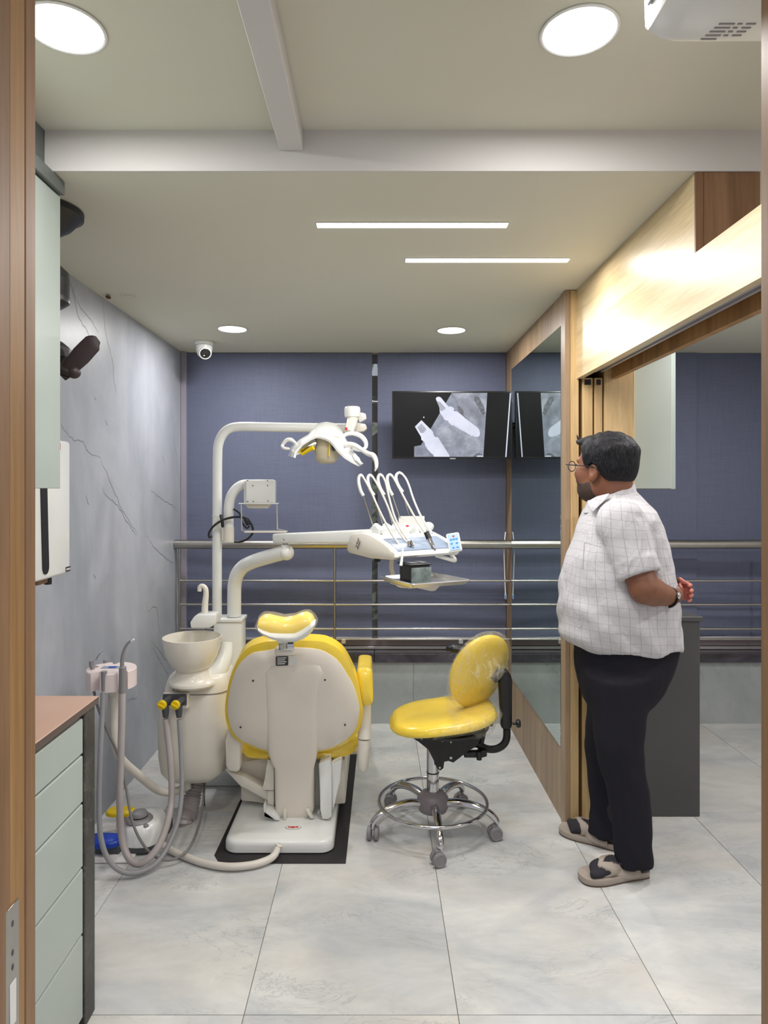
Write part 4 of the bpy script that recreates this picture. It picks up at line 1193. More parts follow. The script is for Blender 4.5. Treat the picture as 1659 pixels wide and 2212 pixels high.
bm = NB(); box(bm, hc.x - .012, hc.x + .018, hc.y - .008, hc.y + .014, h / 2 + hc.z + .002, h / 2 + hc.z + .003, .001, 1); obj('blue_button', bm, M['blue_b'], hold)
bm = NB(); cyl(bm, P(247, 1500, 2.74), .022, .03, seg=20); obj('holder_neck', bm, M['cream'], hold)
# handpieces in the holder
bm = NB(); tube(bm, [P(264, 1497, 2.64), P(265, 1465, 2.64), P(265, 1442, 2.64), P(263, 1440, 2.64)], [.0135, .0145, .014, .008], 16); obj('suction_handle', bm, M['grey'], hold)
bm = NB(); tube(bm, [P(264, 1441, 2.64), P(264, 1425, 2.64), P(268, 1405, 2.64), P(276, 1390, 2.64), P(283, 1384, 2.64)], [.0085, .0075, .006, .005, .004], 12, 5); obj('suction_tip', bm, M['grey'], hold)
bm = NB(); tube(bm, [P(283, 1386, 2.64), P(289, 1381, 2.64)], .0042, 10); obj('clear_tip', bm, M['paper'], hold)
bm = NB(); tube(bm, [P(224, 1492, 2.63), P(224, 1465, 2.63), P(225, 1450, 2.63)], [.009, .010, .012], 14); obj('saliva_handle', bm, M['grey'], hold)
bm = NB(); tube(bm, [P(201, 1448, 2.70), P(198, 1438, 2.70), P(197, 1428, 2.70)], [.008, .009, .009], 12); obj('syringe_handle', bm, M['grey'], hold)
bm = NB(); tube(bm, [P(203, 1432, 2.70), P(210, 1420, 2.70), P(217, 1411, 2.70), P(224, 1407, 2.70)], .0025, 8, 5); obj('syringe_needle', bm, M['chrome'], hold)
bm = NB(); tube(bm, [P(228, 1440, 2.80), P(228, 1425, 2.80)], .009, 12); obj('spare_handle', bm, M['grey'], hold)
def hose(nm, pts, r, mt, par, seg=12, n=10):
    b = NB(); tube(b, pts, r, seg, n); return obj(nm, b, mt, par)
# thick suction hose: holder -> floor loop -> left valve
ribbed([P(264, 1497, 2.64), P(263, 1560, 2.64), P(261, 1640, 2.64), P(259, 1720, 2.64), P(262, 1800, 2.66), P(275, 1848, 2.64), P(298, 1866, 2.62), P(325, 1850, 2.63), P(350, 1812, 2.68), P(368, 1750, 2.80), P(371, 1690, 2.84), P(365, 1610, 2.865), P(358, 1553, 2.868)], .0135, 300, 'suction_hose', M['hose'], cu, 12, .03)
hose('saliva_hose', [P(223, 1495, 2.63), P(220, 1560, 2.62), P(216, 1650, 2.60), P(214, 1740, 2.59), P(218, 1810, 2.58), P(235, 1858, 2.58), P(265, 1883, 2.585), P(300, 1884, 2.60), P(335, 1866, 2.64), P(362, 1830, 2.70), P(385, 1770, 2.77), P(393, 1700, 2.82), P(391, 1620, 2.86), P(387, 1555, 2.867)], .0098, M['hose_g'], cu)
hose('syringe_hose', [P(202, 1490, 2.72), P(212, 1530, 2.72), P(230, 1575, 2.72), P(255, 1630, 2.73), P(272, 1700, 2.72), P(286, 1775, 2.68), P(310, 1825, 2.66), P(340, 1853, 2.66), P(375, 1856, 2.68), P(410, 1830, 2.74), P(432, 1775, 2.92), P(440, 1720, 3.05), P(443, 1670, 3.15)], .0052, M['pipegrey'], cu)
hose('thin_hose', [P(236, 1495, 2.78), P(237, 1560, 2.78), P(243, 1610, 2.78)], .006, M['hose_w'], cu)
def PF(x, y, h):
    return P(x, y, (1.5 - h) * F / (y - VY))
ribbed([P(352, 1826, 2.78), PF(372, 1838, .017), PF(400, 1850, .016), PF(440, 1864, .016), PF(490, 1872, .019), PF(540, 1869, .019), PF(575, 1859, .021), PF(592, 1848, .03), P(600, 1832, 2.748), P(603, 1825, 2.75)], .0142, 240, 'floor_hose', M['hose_w'], cu, 14, .02)

# ============================================================ FOOT PEDAL
fp = thing('foot_pedal', 'foot control with blue and yellow pedals beneath the hanging hoses', 'foot pedal', (-1.02, 2.86, 0))
bm = NB(); box(bm, -1.205, -.985, 2.70, 2.99, .0005, .010, .003, 1); obj('floor_plate', bm, M['paper'], fp)
bm = NB(); c0 = V((-1.0, 2.86, 0)); pc = V((-.975, 2.85, 0))
def ov(cx, cy, rx, ry, z, n=28, e=.75):
    o_ = []
    for k in range(n):
        a = 2 * PI * k / n; cc, ss = math.cos(a), math.sin(a)
        o_.append(V((cx + rx * abs(cc) ** e * (1 if cc > 0 else -1), cy + ry * abs(ss) ** e * (1 if ss > 0 else -1), z)))
    return o_
px_, py_ = -.985, 2.87
loft(bm, [ov(px_, py_, .085, .115, .011), ov(px_, py_, .085, .115, .030)]); obj('pedal_sole', bm, M['dgrey'], fp, ang=50)
bm = NB(); loft(bm, [ov(px_, py_, .083, .112, .031), ov(px_, py_, .080, .108, .07), ov(px_, py_, .072, .10, .095), ov(px_, py_, .058, .085, .108), ov(px_, py_, .03, .05, .112)]); obj('pedal_body', bm, M['white'], fp, ang=60)
bm = NB(); lathe(bm, [(.054, .105), (.056, .112), (.050, .119), (.034, .121), (.034, .135), (.030, .142), (.0, .145)], (px_ - .015, py_ - .03, 0), seg=32); obj('pedal_dome', bm, M['grey'], fp)
bm = NB(); lathe(bm, [(.0345, .123), (.0352, .125), (.0345, .127)], (px_ - .015, py_ - .03, 0), seg=32); obj('dome_ring', bm, M['ink'], fp)
bm = NB(); ball(bm, (px_ + .028, py_ - .075, .104), .013, 1, 1, .6, 14, 10); obj('pedal_button', bm, M['grey'], fp)
bm = NB(); loft(bm, [ov(-1.115, 2.94, .062, .035, .085), ov(-1.115, 2.94, .064, .038, .095), ov(-1.115, 2.94, .055, .032, .104)]); obj('yellow_lever', bm, M['yellow_b'], fp, label='yellow lever', ang=60)
bm = NB(); box(bm, -1.13, -1.05, 2.92, 2.955, .011, .084, .004, 1); obj('lever_block', bm, M['pinkwhite'], fp)
bm = NB(); loft(bm, [ov(-1.125, 2.77, .075, .045, .045), ov(-1.125, 2.77, .079, .048, .058), ov(-1.125, 2.77, .068, .038, .070)]); obj('blue_lever', bm, M['blue_b'], fp, label='blue lever', ang=60)
bm = NB(); box(bm, -1.15, -1.05, 2.75, 2.79, .011, .044, .004, 1); obj('lever_block', bm, M['dgrey'], fp)
bm = NB(); box(bm, px_ + .055, px_ + .082, 2.93, 2.99, .0005, .05, .006, 2); obj('hose_entry', bm, M['dgrey'], fp)

# ============================================================ OPERATING LIGHT
ol = thing('operating_light', 'white operating light on a tall curved pole above the dental chair', 'operating light', (-.78, 3.33, .86))
dp = 3.36
bm = NB(); q = [P(469, 1331.5, dp), P(469, 1200, dp), P(469.5, 1050, dp), P(470, 985, dp), P(472, 960, dp), P(480, 940, dp), P(494, 927, dp), P(515, 922, dp), P(560, 922, dp), P(640, 923.5, dp), P(775, 925, dp)]
tube(bm, q, .0235, 20, 5); obj('pole', bm, M['white'], ol)
bm = NB(); tube(bm, [P(456, 1115, dp), P(482, 1115, dp)], .028, 20); obj('cable_tie', bm, M['paper'], ol) if False else bm.free()
bm = NB(); tube(bm, [P(469, 1114, dp), P(469, 1116, dp)], .0255, 20); obj('pole_band', bm, M['paper'], ol)
bm = NB(); prism(bm, [P(x, y, dp - .03) for x, y in ((770, 912), (790, 916), (793, 926), (786, 932), (768, 934))], (0, .06, 0), .006, 2); obj('pole_end', bm, M['cream'], ol)
bm = NB(); prism(bm, [P(x, y, dp - .025) for x, y in ((778, 890), (790, 893), (792, 905), (776, 912), (772, 900))], (0, .05, 0), .006, 2); obj('arm_hinge', bm, M['white'], ol)
bm = NB(); lathe(bm, [(.030, -.030), (.036, -.026), (.038, -.01), (.0385, .012), (.036, .020), (.032, .023), (.0, .024)], P(761, 889, 3.22), seg=32); obj('swivel_cap', bm, M['white'], ol)
bm = NB(); tube(bm, [P(763, 900, 3.22), P(759, 915, 3.20), P(753, 935, 3.16)], [.026, .025, .020], 20, 5); nk = obj('neck', bm, M['cream'], ol)
bm = NB(); box(bm, -.006, .006, -.002, .002, -.007, .007, .001, 1, Matrix.Translation(P(748, 927, 3.165) + V((0, -.021, 0)))); obj('red_sticker', bm, M['red'], nk)
# the curved shield, lofted from its rear to its front edge
U = [(624, 985), (631, 964), (650, 950), (668, 940), (677, 926), (687, 914), (705, 911), (723, 914), (737, 927), (745, 941), (753, 959), (768, 984), (782, 1004)]
Lw = [(634, 988), (637, 975), (652, 958), (668, 948), (678, 944), (688, 943), (704, 947), (714, 952), (722, 960), (733, 974), (748, 988), (763, 997), (779, 1005)]
bm = NB(); secs = []
for i in range(len(U)):
    a = P(*U[i], 3.17); b = P(*Lw[i], 2.99)
    t_ = (P(*U[min(i + 1, 12)], 3.1) - P(*U[max(i - 1, 0)], 3.1)).normalized()
    n_ = t_.cross(b - a).normalized()
    if n_.z < 0: n_ = -n_
    ring = []
    for s_ in (0, .25, .5, .75, 1): ring.append(a.lerp(b, s_) + n_ * (.012 * math.sin(PI * s_)))
    for s_ in (1, .75, .5, .25, 0): ring.append(a.lerp(b, s_) + n_ * (.012 * math.sin(PI * s_) - .010))
    secs.append(ring)
loft(bm, secs); bmesh.ops.subdivide_edges(bm, edges=bm.edges[:], cuts=1, use_grid_fill=True, smooth=1.0)
obj('shield', bm, M['white'], ol, ang=60)
bm = NB(); secs = []
for (x, y, yb) in ((634, 974, 984), (645, 962, 982), (656, 955, 978), (668, 950, 974), (680, 948, 968)):
    secs.append([P(x, y, 3.12), P(x, y, 3.02), P(x + 3, (y + yb) / 2, 3.015), P(x, yb, 3.03), P(x, yb, 3.12)])
loft(bm, secs); obj('reflector', bm, M['chrome'], ol)
bm = NB(); tube(bm, [P(652, 982, 3.02), P(664, 974, 3.01), P(677, 967, 3.0)], [.006, .008, .011], 12); obj('yellow_tab', bm, M['yellow_b'], ol)
bm = NB(); lathe(bm, [(.0, -.062), (.028, -.061), (.045, -.052), (.053, -.035), (.058, .0), (.060, .06)], P(706, 972, 3.07), seg=36, sy=.85); bc_ = obj('bulb_shield', bm, M['amber'], ol)
bm = NB(); ball(bm, P(721, 965, 3.015), .017, .6, .3, 1.2, 16, 12); obj('bulb_window', bm, M['dgrey'], ol)
bm = NB(); tube(bm, [P(712, 950, 3.01), P(711, 985, 3.012)], .0035, 8); obj('yellow_seal', bm, M['yellow_b'], ol)
def ringpts(pts, d): return [P(x, y, dd) for (x, y), dd in zip(pts, d)]
bm = NB(); tube(bm, [P(637, 957, 3.12), P(628, 950, 3.1), P(618, 952, 3.1), P(610, 962, 3.1), P(613, 968, 3.08), P(626, 970, 3.08)], [.008, .010, .009, .007, .008, .006], 12, 5); obj('left_handle', bm, M['paper'], ol)
bm = NB(); tube(bm, [P(742, 945, 3.12), P(745, 940, 3.14), P(760, 936, 3.15), P(778, 941, 3.15), P(789, 953, 3.13), P(790, 966, 3.1), P(780, 972, 3.08), P(762, 969, 3.06)], [.010, .010, .011, .012, .012, .011, .010, .009], 14, 5, flat=(1, .8)); obj('right_handle', bm, M['white'], ol)
bm = NB(); tube(bm, [P(745, 960, 3.04), P(765, 962, 3.02), P(782, 972, 3.0), P(795, 980, 2.98), P(806, 984, 2.96), P(812, 995, 2.95), P(813, 1008, 2.94), P(810, 1018, 2.94)], [.014, .012, .010, .011, .012, .010, .008, .003], 12, 5); obj('wrapped_lever', bm, M['paper'], ol)
bm = NB(); tube(bm, [P(765, 982, 3.03), P(772, 993, 3.0), P(780, 1003, 2.98)], [.008, .012, .005], 12, 4); obj('lower_lever', bm, M['white'], ol)

# ============================================================ MONITOR BRACKET
mb = thing('monitor_bracket', 'white box on a short curved pipe left of the pole centre, with a wire frame', 'bracket', (-.72, 3.33, 1.2))
mb['label'] = 'white box on a short curved pipe with a hanging wire frame'
dm = 3.34
bm = NB(); tube(bm, [P(494, 1167, dm), P(494, 1120, dm), P(494.5, 1095, dm), P(499, 1073, dm), P(509, 1057, dm), P(522, 1048, dm), P(536, 1046, dm)], .0245, 20, 6); obj('pipe', bm, M['white'], mb)
bm = NB(); tube(bm, [P(494, 1170, dm), P(494, 1138, dm)], .0265, 22); box(bm, *(lambda a, b: (a.x, b.x, dm - .012, dm + .02, b.z, a.z))(P(480.5, 1141, dm), P(486, 1168, dm)), .002, 1); obj('clamp', bm, M['cream'], mb)
bm = NB(); box(bm, *(lambda a, b: (a.x, b.x, 3.28, 3.36, b.z, a.z))(P(526, 1037, 3.28), P(592, 1089, 3.28)), .008, 3); bxx = obj('box', bm, M['white'], mb)
bm = NB(); box(bm, *(lambda a, b: (a.x, b.x, 3.265, 3.279, b.z, a.z))(P(531, 1036, 3.27), P(593, 1087, 3.27)), .006, 3); obj('lid', bm, M['white'], mb)
for x, y in ((535, 1038), (578, 1038), (578, 1049), (546, 1049), (535, 1083), (547, 1083), (579, 1082)):
    bm = NB(); ball(bm, P(x, y, 3.264), .003, 1, .5, 1, 8, 6); obj('screw', bm, M['dgrey'], bxx)
bm = NB(); prism(bm, [P(x, y, 3.29) for x, y in ((529, 1088.5), (585, 1088.5), (578, 1098), (535, 1098))], (0, .05, 0), .002, 1); obj('box_underside', bm, M['cream'], mb)
def wire(pts, r=.0035): 
    b = NB(); tube(b, pts, r, 8); obj('frame_wire', b, M['alu'], mb)
bm = NB(); box(bm, *(lambda a, b: (a.x, b.x, 3.262, 3.278, b.z, a.z))(P(516, 1086.5, 3.27), P(602, 1089, 3.27)), .001, 1); obj('frame_bar', bm, M['white'], mb)
wire([P(521, 1090, 3.27), P(522.5, 1145, 3.27)]); wire([P(598, 1087, 3.27), P(599, 1143, 3.27)])
bm = NB(); box(bm, *(lambda a, b: (a.x, b.x, 3.22, 3.275, b.z, a.z))(P(530, 1146.5, 3.25), P(620, 1150, 3.25)), .001, 1); obj('frame_tray', bm, M['cream'], mb)
wire([P(521.5, 1145, 3.27), P(533, 1149, 3.25)]); wire([P(599, 1143, 3.27), P(615, 1146, 3.25)])
# black cable
t = thing('power_cable', 'looped black cable with a plug tied between the two white pipes', 'cable', (-.7, 3.28, 1.2))
bm = NB(); tube(bm, [P(458, 1158, 3.33), P(452, 1161, 3.32), P(452, 1150, 3.30), P(462, 1136, 3.29), P(480, 1124, 3.29), P(500, 1118, 3.29), P(520, 1117, 3.29), P(536, 1123, 3.29), P(545, 1138, 3.29), P(545, 1152, 3.30), P(535, 1164, 3.31), P(520, 1170, 3.32), P(506, 1170, 3.32)], .0055, 10, 7); obj('cord', bm, M['black'], t)
bm = NB(); tube(bm, [P(505, 1100, 3.33), P(514, 1106, 3.31), P(520, 1114, 3.29), P(524, 1130, 3.285), P(533, 1141, 3.285), P(539, 1136, 3.285)], .0045, 10, 6); obj('cord', bm, M['black'], t)
bm = NB(); box(bm, -.011, .011, -.012, .012, -.018, .018, .005, 2, Matrix.Translation(P(534, 1127, 3.28)) @ Matrix.Rotation(-.4, 4, 'Y')); obj('plug', bm, M['black'], t)
bm = NB(); tube(bm, [P(477, 1112, 3.31), P(480, 1128, 3.305), P(481, 1138, 3.31)], .008, 8, 4); obj('connector', bm, M['black'], t)

# ============================================================ DELIVERY UNIT
du = thing('delivery_unit', 'white dentist instrument unit with five looped hoses on its swing arm', 'dental unit', (-.6, 3.2, .86))
da = 3.30
bm = NB(); tube(bm, [P(506, 1331, 3.36), P(506, 1290, 3.36), P(507, 1262, 3.355), P(513, 1240, 3.34), P(526, 1224, 3.32), P(548, 1213, 3.28), P(580, 1203, 3.23), P(616, 1193, 3.18)], .0345, 22, 6); obj('swing_arm', bm, M['white'], du)
bm = NB(); ball(bm, P(619, 1194, 3.175), .036, 1, 1, 1, 20, 14); obj('arm_end', bm, M['white'], du)
bm = NB(); cyl(bm, P(616, 1188, 3.17), .020, .025, seg=24); obj('pivot_collar', bm, M['white'], du)
bm = NB(); cyl(bm, P(616, 1180, 3.17), .013, .04, seg=20); obj('pivot_pin', bm, M['steel'], du)
bm = NB()
A0, A1 = P(593, 1163, 3.19), P(812, 1158, 2.98)
dr = (A1 - A0).normalized(); si = V((0, 0, 1)).cross(dr).normalized(); up = dr.cross(si)
secs = []
for t_, hh, ww in ((0, .016, .014), (.006, .021, .022), (.02, .023, .026), (.5, .027, .028), (1, .032, .032)):
    c0 = A0.lerp(A1, t_) ; e = .35
    secs.append([c0 + si * (ww * abs(math.cos(a)) ** e * (1 if math.cos(a) > 0 else -1)) + up * (hh * abs(math.sin(a)) ** e * (1 if math.sin(a) > 0 else -1)) for a in [2 * PI * k / 28 for k in range(28)]])
loft(bm, secs); obj('balance_arm', bm, M['white'], du, ang=50)
bm = NB(); ball(bm, P(616, 1164, 3.17) + V((0, -.028, 0)), .006, u=10, v=8); obj('arm_screw', bm, M['steel'], du)
# head of the unit
th_ = math.radians(36)
u_ = V((math.cos(th_), math.sin(th_), 0)); v_ = V((-math.sin(th_), math.cos(th_), 0))
O = V((.066, 2.755, 0)); WU = .335
def U3(a, b, z): return O + u_ * a + v_ * b + V((0, 0, z))
prof = [(-.002, 1.212), (-.012, 1.222), (-.010, 1.236), (.010, 1.252), (.05, 1.270), (.10, 1.286), (.15, 1.300), (.20, 1.306), (.27, 1.300), (.31, 1.284), (.325, 1.262), (.325, 1.225), (.31, 1.216), (.15, 1.206)]
bm = NB(); secs = []
cz = sum(z for _, z in prof) / len(prof); cb = sum(b for b, _ in prof) / len(prof)
for a, s_ in ((0, .90), (.006, .97), (.02, 1.0), (WU - .02, 1.0), (WU - .006, .97), (WU, .90)):
    secs.append([U3(a, cb + (b - cb) * s_, cz + (z - cz) * s_) for b, z in prof])
loft(bm, secs); bd = obj('unit_body', bm, M['white'], du, ang=50)
# side cheeks slightly larger, as on the photo's left end
for a0, a1 in ((-.012, .018), (WU - .018, WU + .014)):
    bm = NB(); secs = []
    for a, s_ in ((a0, .93), (a0 + .005, 1.03), (a1 - .004, 1.03), (a1, .99)):
        secs.append([U3(a, cb + (b - cb) * s_, cz + (z - cz) * s_ * 1.03) for b, z in prof])
    loft(bm, secs); obj('side_cheek', bm, M['cream'] if a0 < 0 else M['white'], du, ang=50)
bm = NB(); loft(bm, [[U3(.02, b, z + .0015) for b, z in ((-.004, 1.243), (.010, 1.2535), (.05, 1.2715), (.096, 1.2865))] + [U3(.02, b, z - .003) for b, z in ((.096, 1.2865), (.05, 1.2715), (.010, 1.2535), (-.004, 1.243))],
                     [U3(WU - .02, b, z + .0015) for b, z in ((-.004, 1.243), (.010, 1.2535), (.05, 1.2715), (.096, 1.2865))] + [U3(WU - .02, b, z - .003) for b, z in ((.096, 1.2865), (.05, 1.2715), (.010, 1.2535), (-.004, 1.243))]])
obj('front_panel', bm, M['bluegrey'], du, ang=50)
# emblem on the left cheek: small dark figure drawn with dots and strokes
bm = NB()
for (b, z, s1, s2) in ((.235, 1.276, .005, .010), (.245, 1.262, .007, .007), (.228, 1.258, .006, .008), (.238, 1.243, .006, .009), (.250, 1.248, .003, .006), (.222, 1.268, .003, .005)):
    ball(bm, U3(-.0145, b, z), 1, .0012, s1, s2, 10, 8)
obj('emblem', bm, M['ink'], du)
# holder bank along the rear with five sockets
bm = NB(); pr2 = [(.16, 1.298), (.165, 1.322), (.185, 1.334), (.215, 1.334), (.235, 1.318), (.24, 1.298)]
loft(bm, [[U3(a, b, z) for b, z in pr2] for a in (.045, .05, WU - .03, WU - .025)]); hb = obj('holder_bank', bm, M['white'], du, ang=50)
for i in range(5):
    c0 = U3(.065 + i * .054, .185, 1.318)
    bm = NB(); tube(bm, [c0 + v_ * -.035 + V((0, 0, -.006)), c0 + v_ * .03 + V((0, 0, .012))], [.014, .019], 18); obj('tool_cradle', bm, M['white'], hb)
bm = NB(); ball(bm, U3(WU - .005, .17, 1.325), .022, 1.2, 1, 1, 16, 12); obj('air_valve', bm, M['white'], hb)
bm = NB(); ball(bm, U3(.205, .167, 1.333), .006, 1.4, .5, .7, 10, 8); obj('red_mark', bm, M['red'], hb)
# control pad on the right
pc = P(981, 1172, 2.93); 
mt = Matrix.Translation(pc) @ Matrix.Rotation(-.16, 4, 'Y') @ Matrix.Rotation(-.35, 4, 'X')
bm = NB(); box(bm, -.029, .029, -.008, .010, -.043, .043, .008, 3, mt); pad = obj('control_pad', bm, M['white'], du)
bm = NB(); box(bm, -.022, .022, -.0095, -.0078, -.036, .036, .001, 1, mt); obj('pad_membrane', bm, M['glassblue'], pad, False)
for (a, b, c_) in ((0.001, .026, 'red'), (-.012, .012, 'blue_b'), (.000, .012, 'blue_b'), (.012, .012, 'blue_b'), (-.012, -.006, 'blue_b'), (.010, -.006, 'blue_b'), (-.008, -.025, 'blue_b'), (.010, -.025, 'blue_b')):
    bm = NB(); box(bm, a - .0045, a + .0045, -.0105, -.0094, b - .0035, b + .0035, .001, 1, mt); obj('pad_button', bm, M[c_] if c_ == 'red' else M['padblue'] if 'padblue' in M else M.setdefault('padblue', plain('pad_blue', (70, 130, 205), .4)), pad, False)
# handle below right, underside bits, rear paper pane
bm = NB(); tube(bm, [U3(.27, .05, 1.208), U3(.30, .02, 1.196), U3(.345, .015, 1.183), U3(.365, .03, 1.186), U3(.36, .05, 1.205)], .0085, 14, 5); obj('handle', bm, M['white'], du)
bm = NB(); cyl(bm, P(815, 1213, 2.97), .014, .03, seg=16); obj('air_knob', bm, M['black'], du)
bm = NB(); box(bm, *(lambda a, b: (a.x, b.x, 3.05, 3.056, b.z, a.z))(P(861, 1115, 3.05), P(917, 1145, 3.05)), .002, 1); obj('rear_viewer', bm, M['paper'], du)
# five arms and hoses
ARM = [((829, 1143), (785, 1071), [(779, 1060), (775, 1044), (775, 1032), (779, 1026), (784, 1030)], [(792, 1044), (802, 1063), (815, 1093), (832, 1128), (848, 1156), (864, 1180)]),
       ((849, 1143), (808, 1070), [(800, 1058), (795, 1042), (795, 1031), (799, 1026), (805, 1030)], [(813, 1043), (823, 1062), (835, 1088), (847, 1118), (858, 1143), (872, 1163), (883, 1175)]),
       ((871, 1142), (830, 1069), [(822, 1056), (817, 1041), (817, 1030), (821, 1025), (827, 1029)], [(833, 1042), (838, 1064), (844, 1088), (852, 1115), (864, 1141), (878, 1162), (890, 1176)]),
       ((893, 1141), (848, 1070), [(841, 1057), (837, 1041), (837, 1030), (842, 1025), (848, 1029)], [(855, 1041), (865, 1060), (880, 1088), (896, 1117), (911, 1140), (921, 1154)]),
       ((915, 1140), (870, 1063), [(861, 1050), (856, 1037), (856, 1027), (862, 1021), (869, 1024)], [(877, 1034), (884, 1050), (891, 1072), (900, 1095), (912, 1120), (928, 1144), (934, 1152)])]
for i, (b0, j0, sl_, hs_) in enumerate(ARM):
    base_ = U3(.065 + i * .054, .225, 1.322)
    dt = base_.y - .03
    bm = NB(); tube(bm, [base_, P(j0[0], j0[1], dt - .03)], .0032, 8); rod_ = obj('hose_rod', bm, M['steel'], du)
    bm = NB(); tube(bm, [P(j0[0], j0[1], dt - .03)] + [P(x, y, dt - .03) for x, y in sl_], [.0075, .0078, .0075, .007, .006, .0055], 12, 4); obj('hose_guide', bm, M['white'], du)
    e0 = U3(.065 + i * .054, .03, 1.28)
    n = len(hs_)
    bm = NB(); tube(bm, [P(sl_[-1][0], sl_[-1][1], dt - .03)] + [P(x, y, (dt - .03) * (1 - (k + 1) / n) + (e0.y) * (k + 1) / n) for k, (x, y) in enumerate(hs_)], .0045, 10, 4); obj('instrument_hose', bm, M['hose_w'] if i != 4 else M['paper'], du)
# handpieces
bm = NB(); tube(bm, [P(921, 1150, 2.80), P(927, 1164, 2.79)], [.012, .0125], 14); hp = obj('handpiece_motor', bm, M['black'], du)
bm = NB(); tube(bm, [P(926, 1163, 2.79), P(930, 1172, 2.785), P(935, 1181, 2.78), P(938, 1186, 2.775), P(941, 1189, 2.775)], [.0105, .0105, .0085, .005, .004], 14); obj('handpiece_nose', bm, M['chrome'], hp)
for (x, y) in ((884, 1178), (891, 1176)):
    bm = NB(); tube(bm, [P(x - 2, y - 8, 2.83), P(x + 1, y + 3, 2.82)], [.007, .0075], 12); obj('hose_coupling', bm, M['chrome'], du)
bm = NB(); tube(bm, [P(870, 1184, 2.73), P(868, 1207, 2.72), P(866, 1222, 2.71)], [.0045, .0055, .0065], 12); sy_ = obj('syringe', bm, M['white'], du)
# tray support
tu, tv = V((math.cos(math.radians(27)), math.sin(math.radians(27)), 0)), V((-math.sin(math.radians(27)), math.cos(math.radians(27)), 0))
TO = V((.135, 2.645, 1.11))
def T3(a, b, z): return TO + tu * a + tv * b + V((0, 0, z))
bm = NB(); tube(bm, [U3(.13, .18, 1.208), U3(.13, .185, 1.15), T3(.10, .328, .0), T3(.115, .315, -.035), T3(.13, .2, -.026)], .010, 12, 5); obj('tray_arm', bm, M['cream'], du)
bm = NB(); prism(bm, [T3(.02, .06, -.006), T3(.24, .06, -.006), T3(.24, .22, -.006), T3(.02, .22, -.006)], (0, 0, -.006), .002, 1)
prism(bm, [T3(.06, .10, -.013), T3(.15, .10, -.036), T3(.17, .10, -.036), T3(.20, .10, -.013)], tv * .03, .001, 1); obj('tray_support', bm, M['cream'], du)

t = thing('instrument_tray', 'stainless steel instrument tray below the delivery unit', 'tray', TO)
def trr(x0, x1, y0, y1, r, z): return [T3(p.x, p.y, z) for p in rrect(x0, x1, y0, y1, r, 0)]
W_, D_ = .285, .29
bm = NB(); loft(bm, [trr(0, W_, 0, D_, .02, .012), trr(.002, W_ - .002, .002, D_ - .002, .019, .0155), trr(.014, W_ - .014, .014, D_ - .014, .016, .0150), trr(.020, W_ - .020, .020, D_ - .020, .014, .0005)], cap='end')
n_ = len(bm.verts) // 4
obj('tray', bm, M['traysteel'], t, ang=40)
bm = NB(); loft(bm, [trr(.003, W_ - .003, .003, D_ - .003, .018, .0115), trr(.016, W_ - .016, .016, D_ - .016, .014, -.004), trr(.05, W_ - .05, .05, D_ - .05, .01, -.0045)], cap='end'); obj('tray_underside', bm, M['traysteel'], t, ang=40)
t = thing('instrument_box', 'black box with a frosted front standing on the steel tray', 'box', T3(.05, .06, .005))
def bx3(a0, a1, b0, b1, z0, z1, nm, mt, bev=.003):
    b = NB(); prism(b, [T3(a0, b0, z0), T3(a1, b0, z0), T3(a1, b1, z0), T3(a0, b1, z0)], (0, 0, z1 - z0), bev, 2); return obj(nm, b, mt, t)
bx3(.027, .115, .050, .150, .002, .080, 'body', M['black'], .005)
bx3(.024, .118, .044, .0495, .006, .072, 'front_window', plain('frosted_grey_window', (112, 124, 122), .25, var=.35, vscale=28))
bx3(.017, .121, .043, .155, .0805, .086, 'lid', M['black'])
bx3(.03, .07, .06, .14, .0862, .090, 'lid_insert', M['dgrey']); bx3(.078, .112, .06, .14, .0862, .090, 'lid_insert', M['dgrey'])

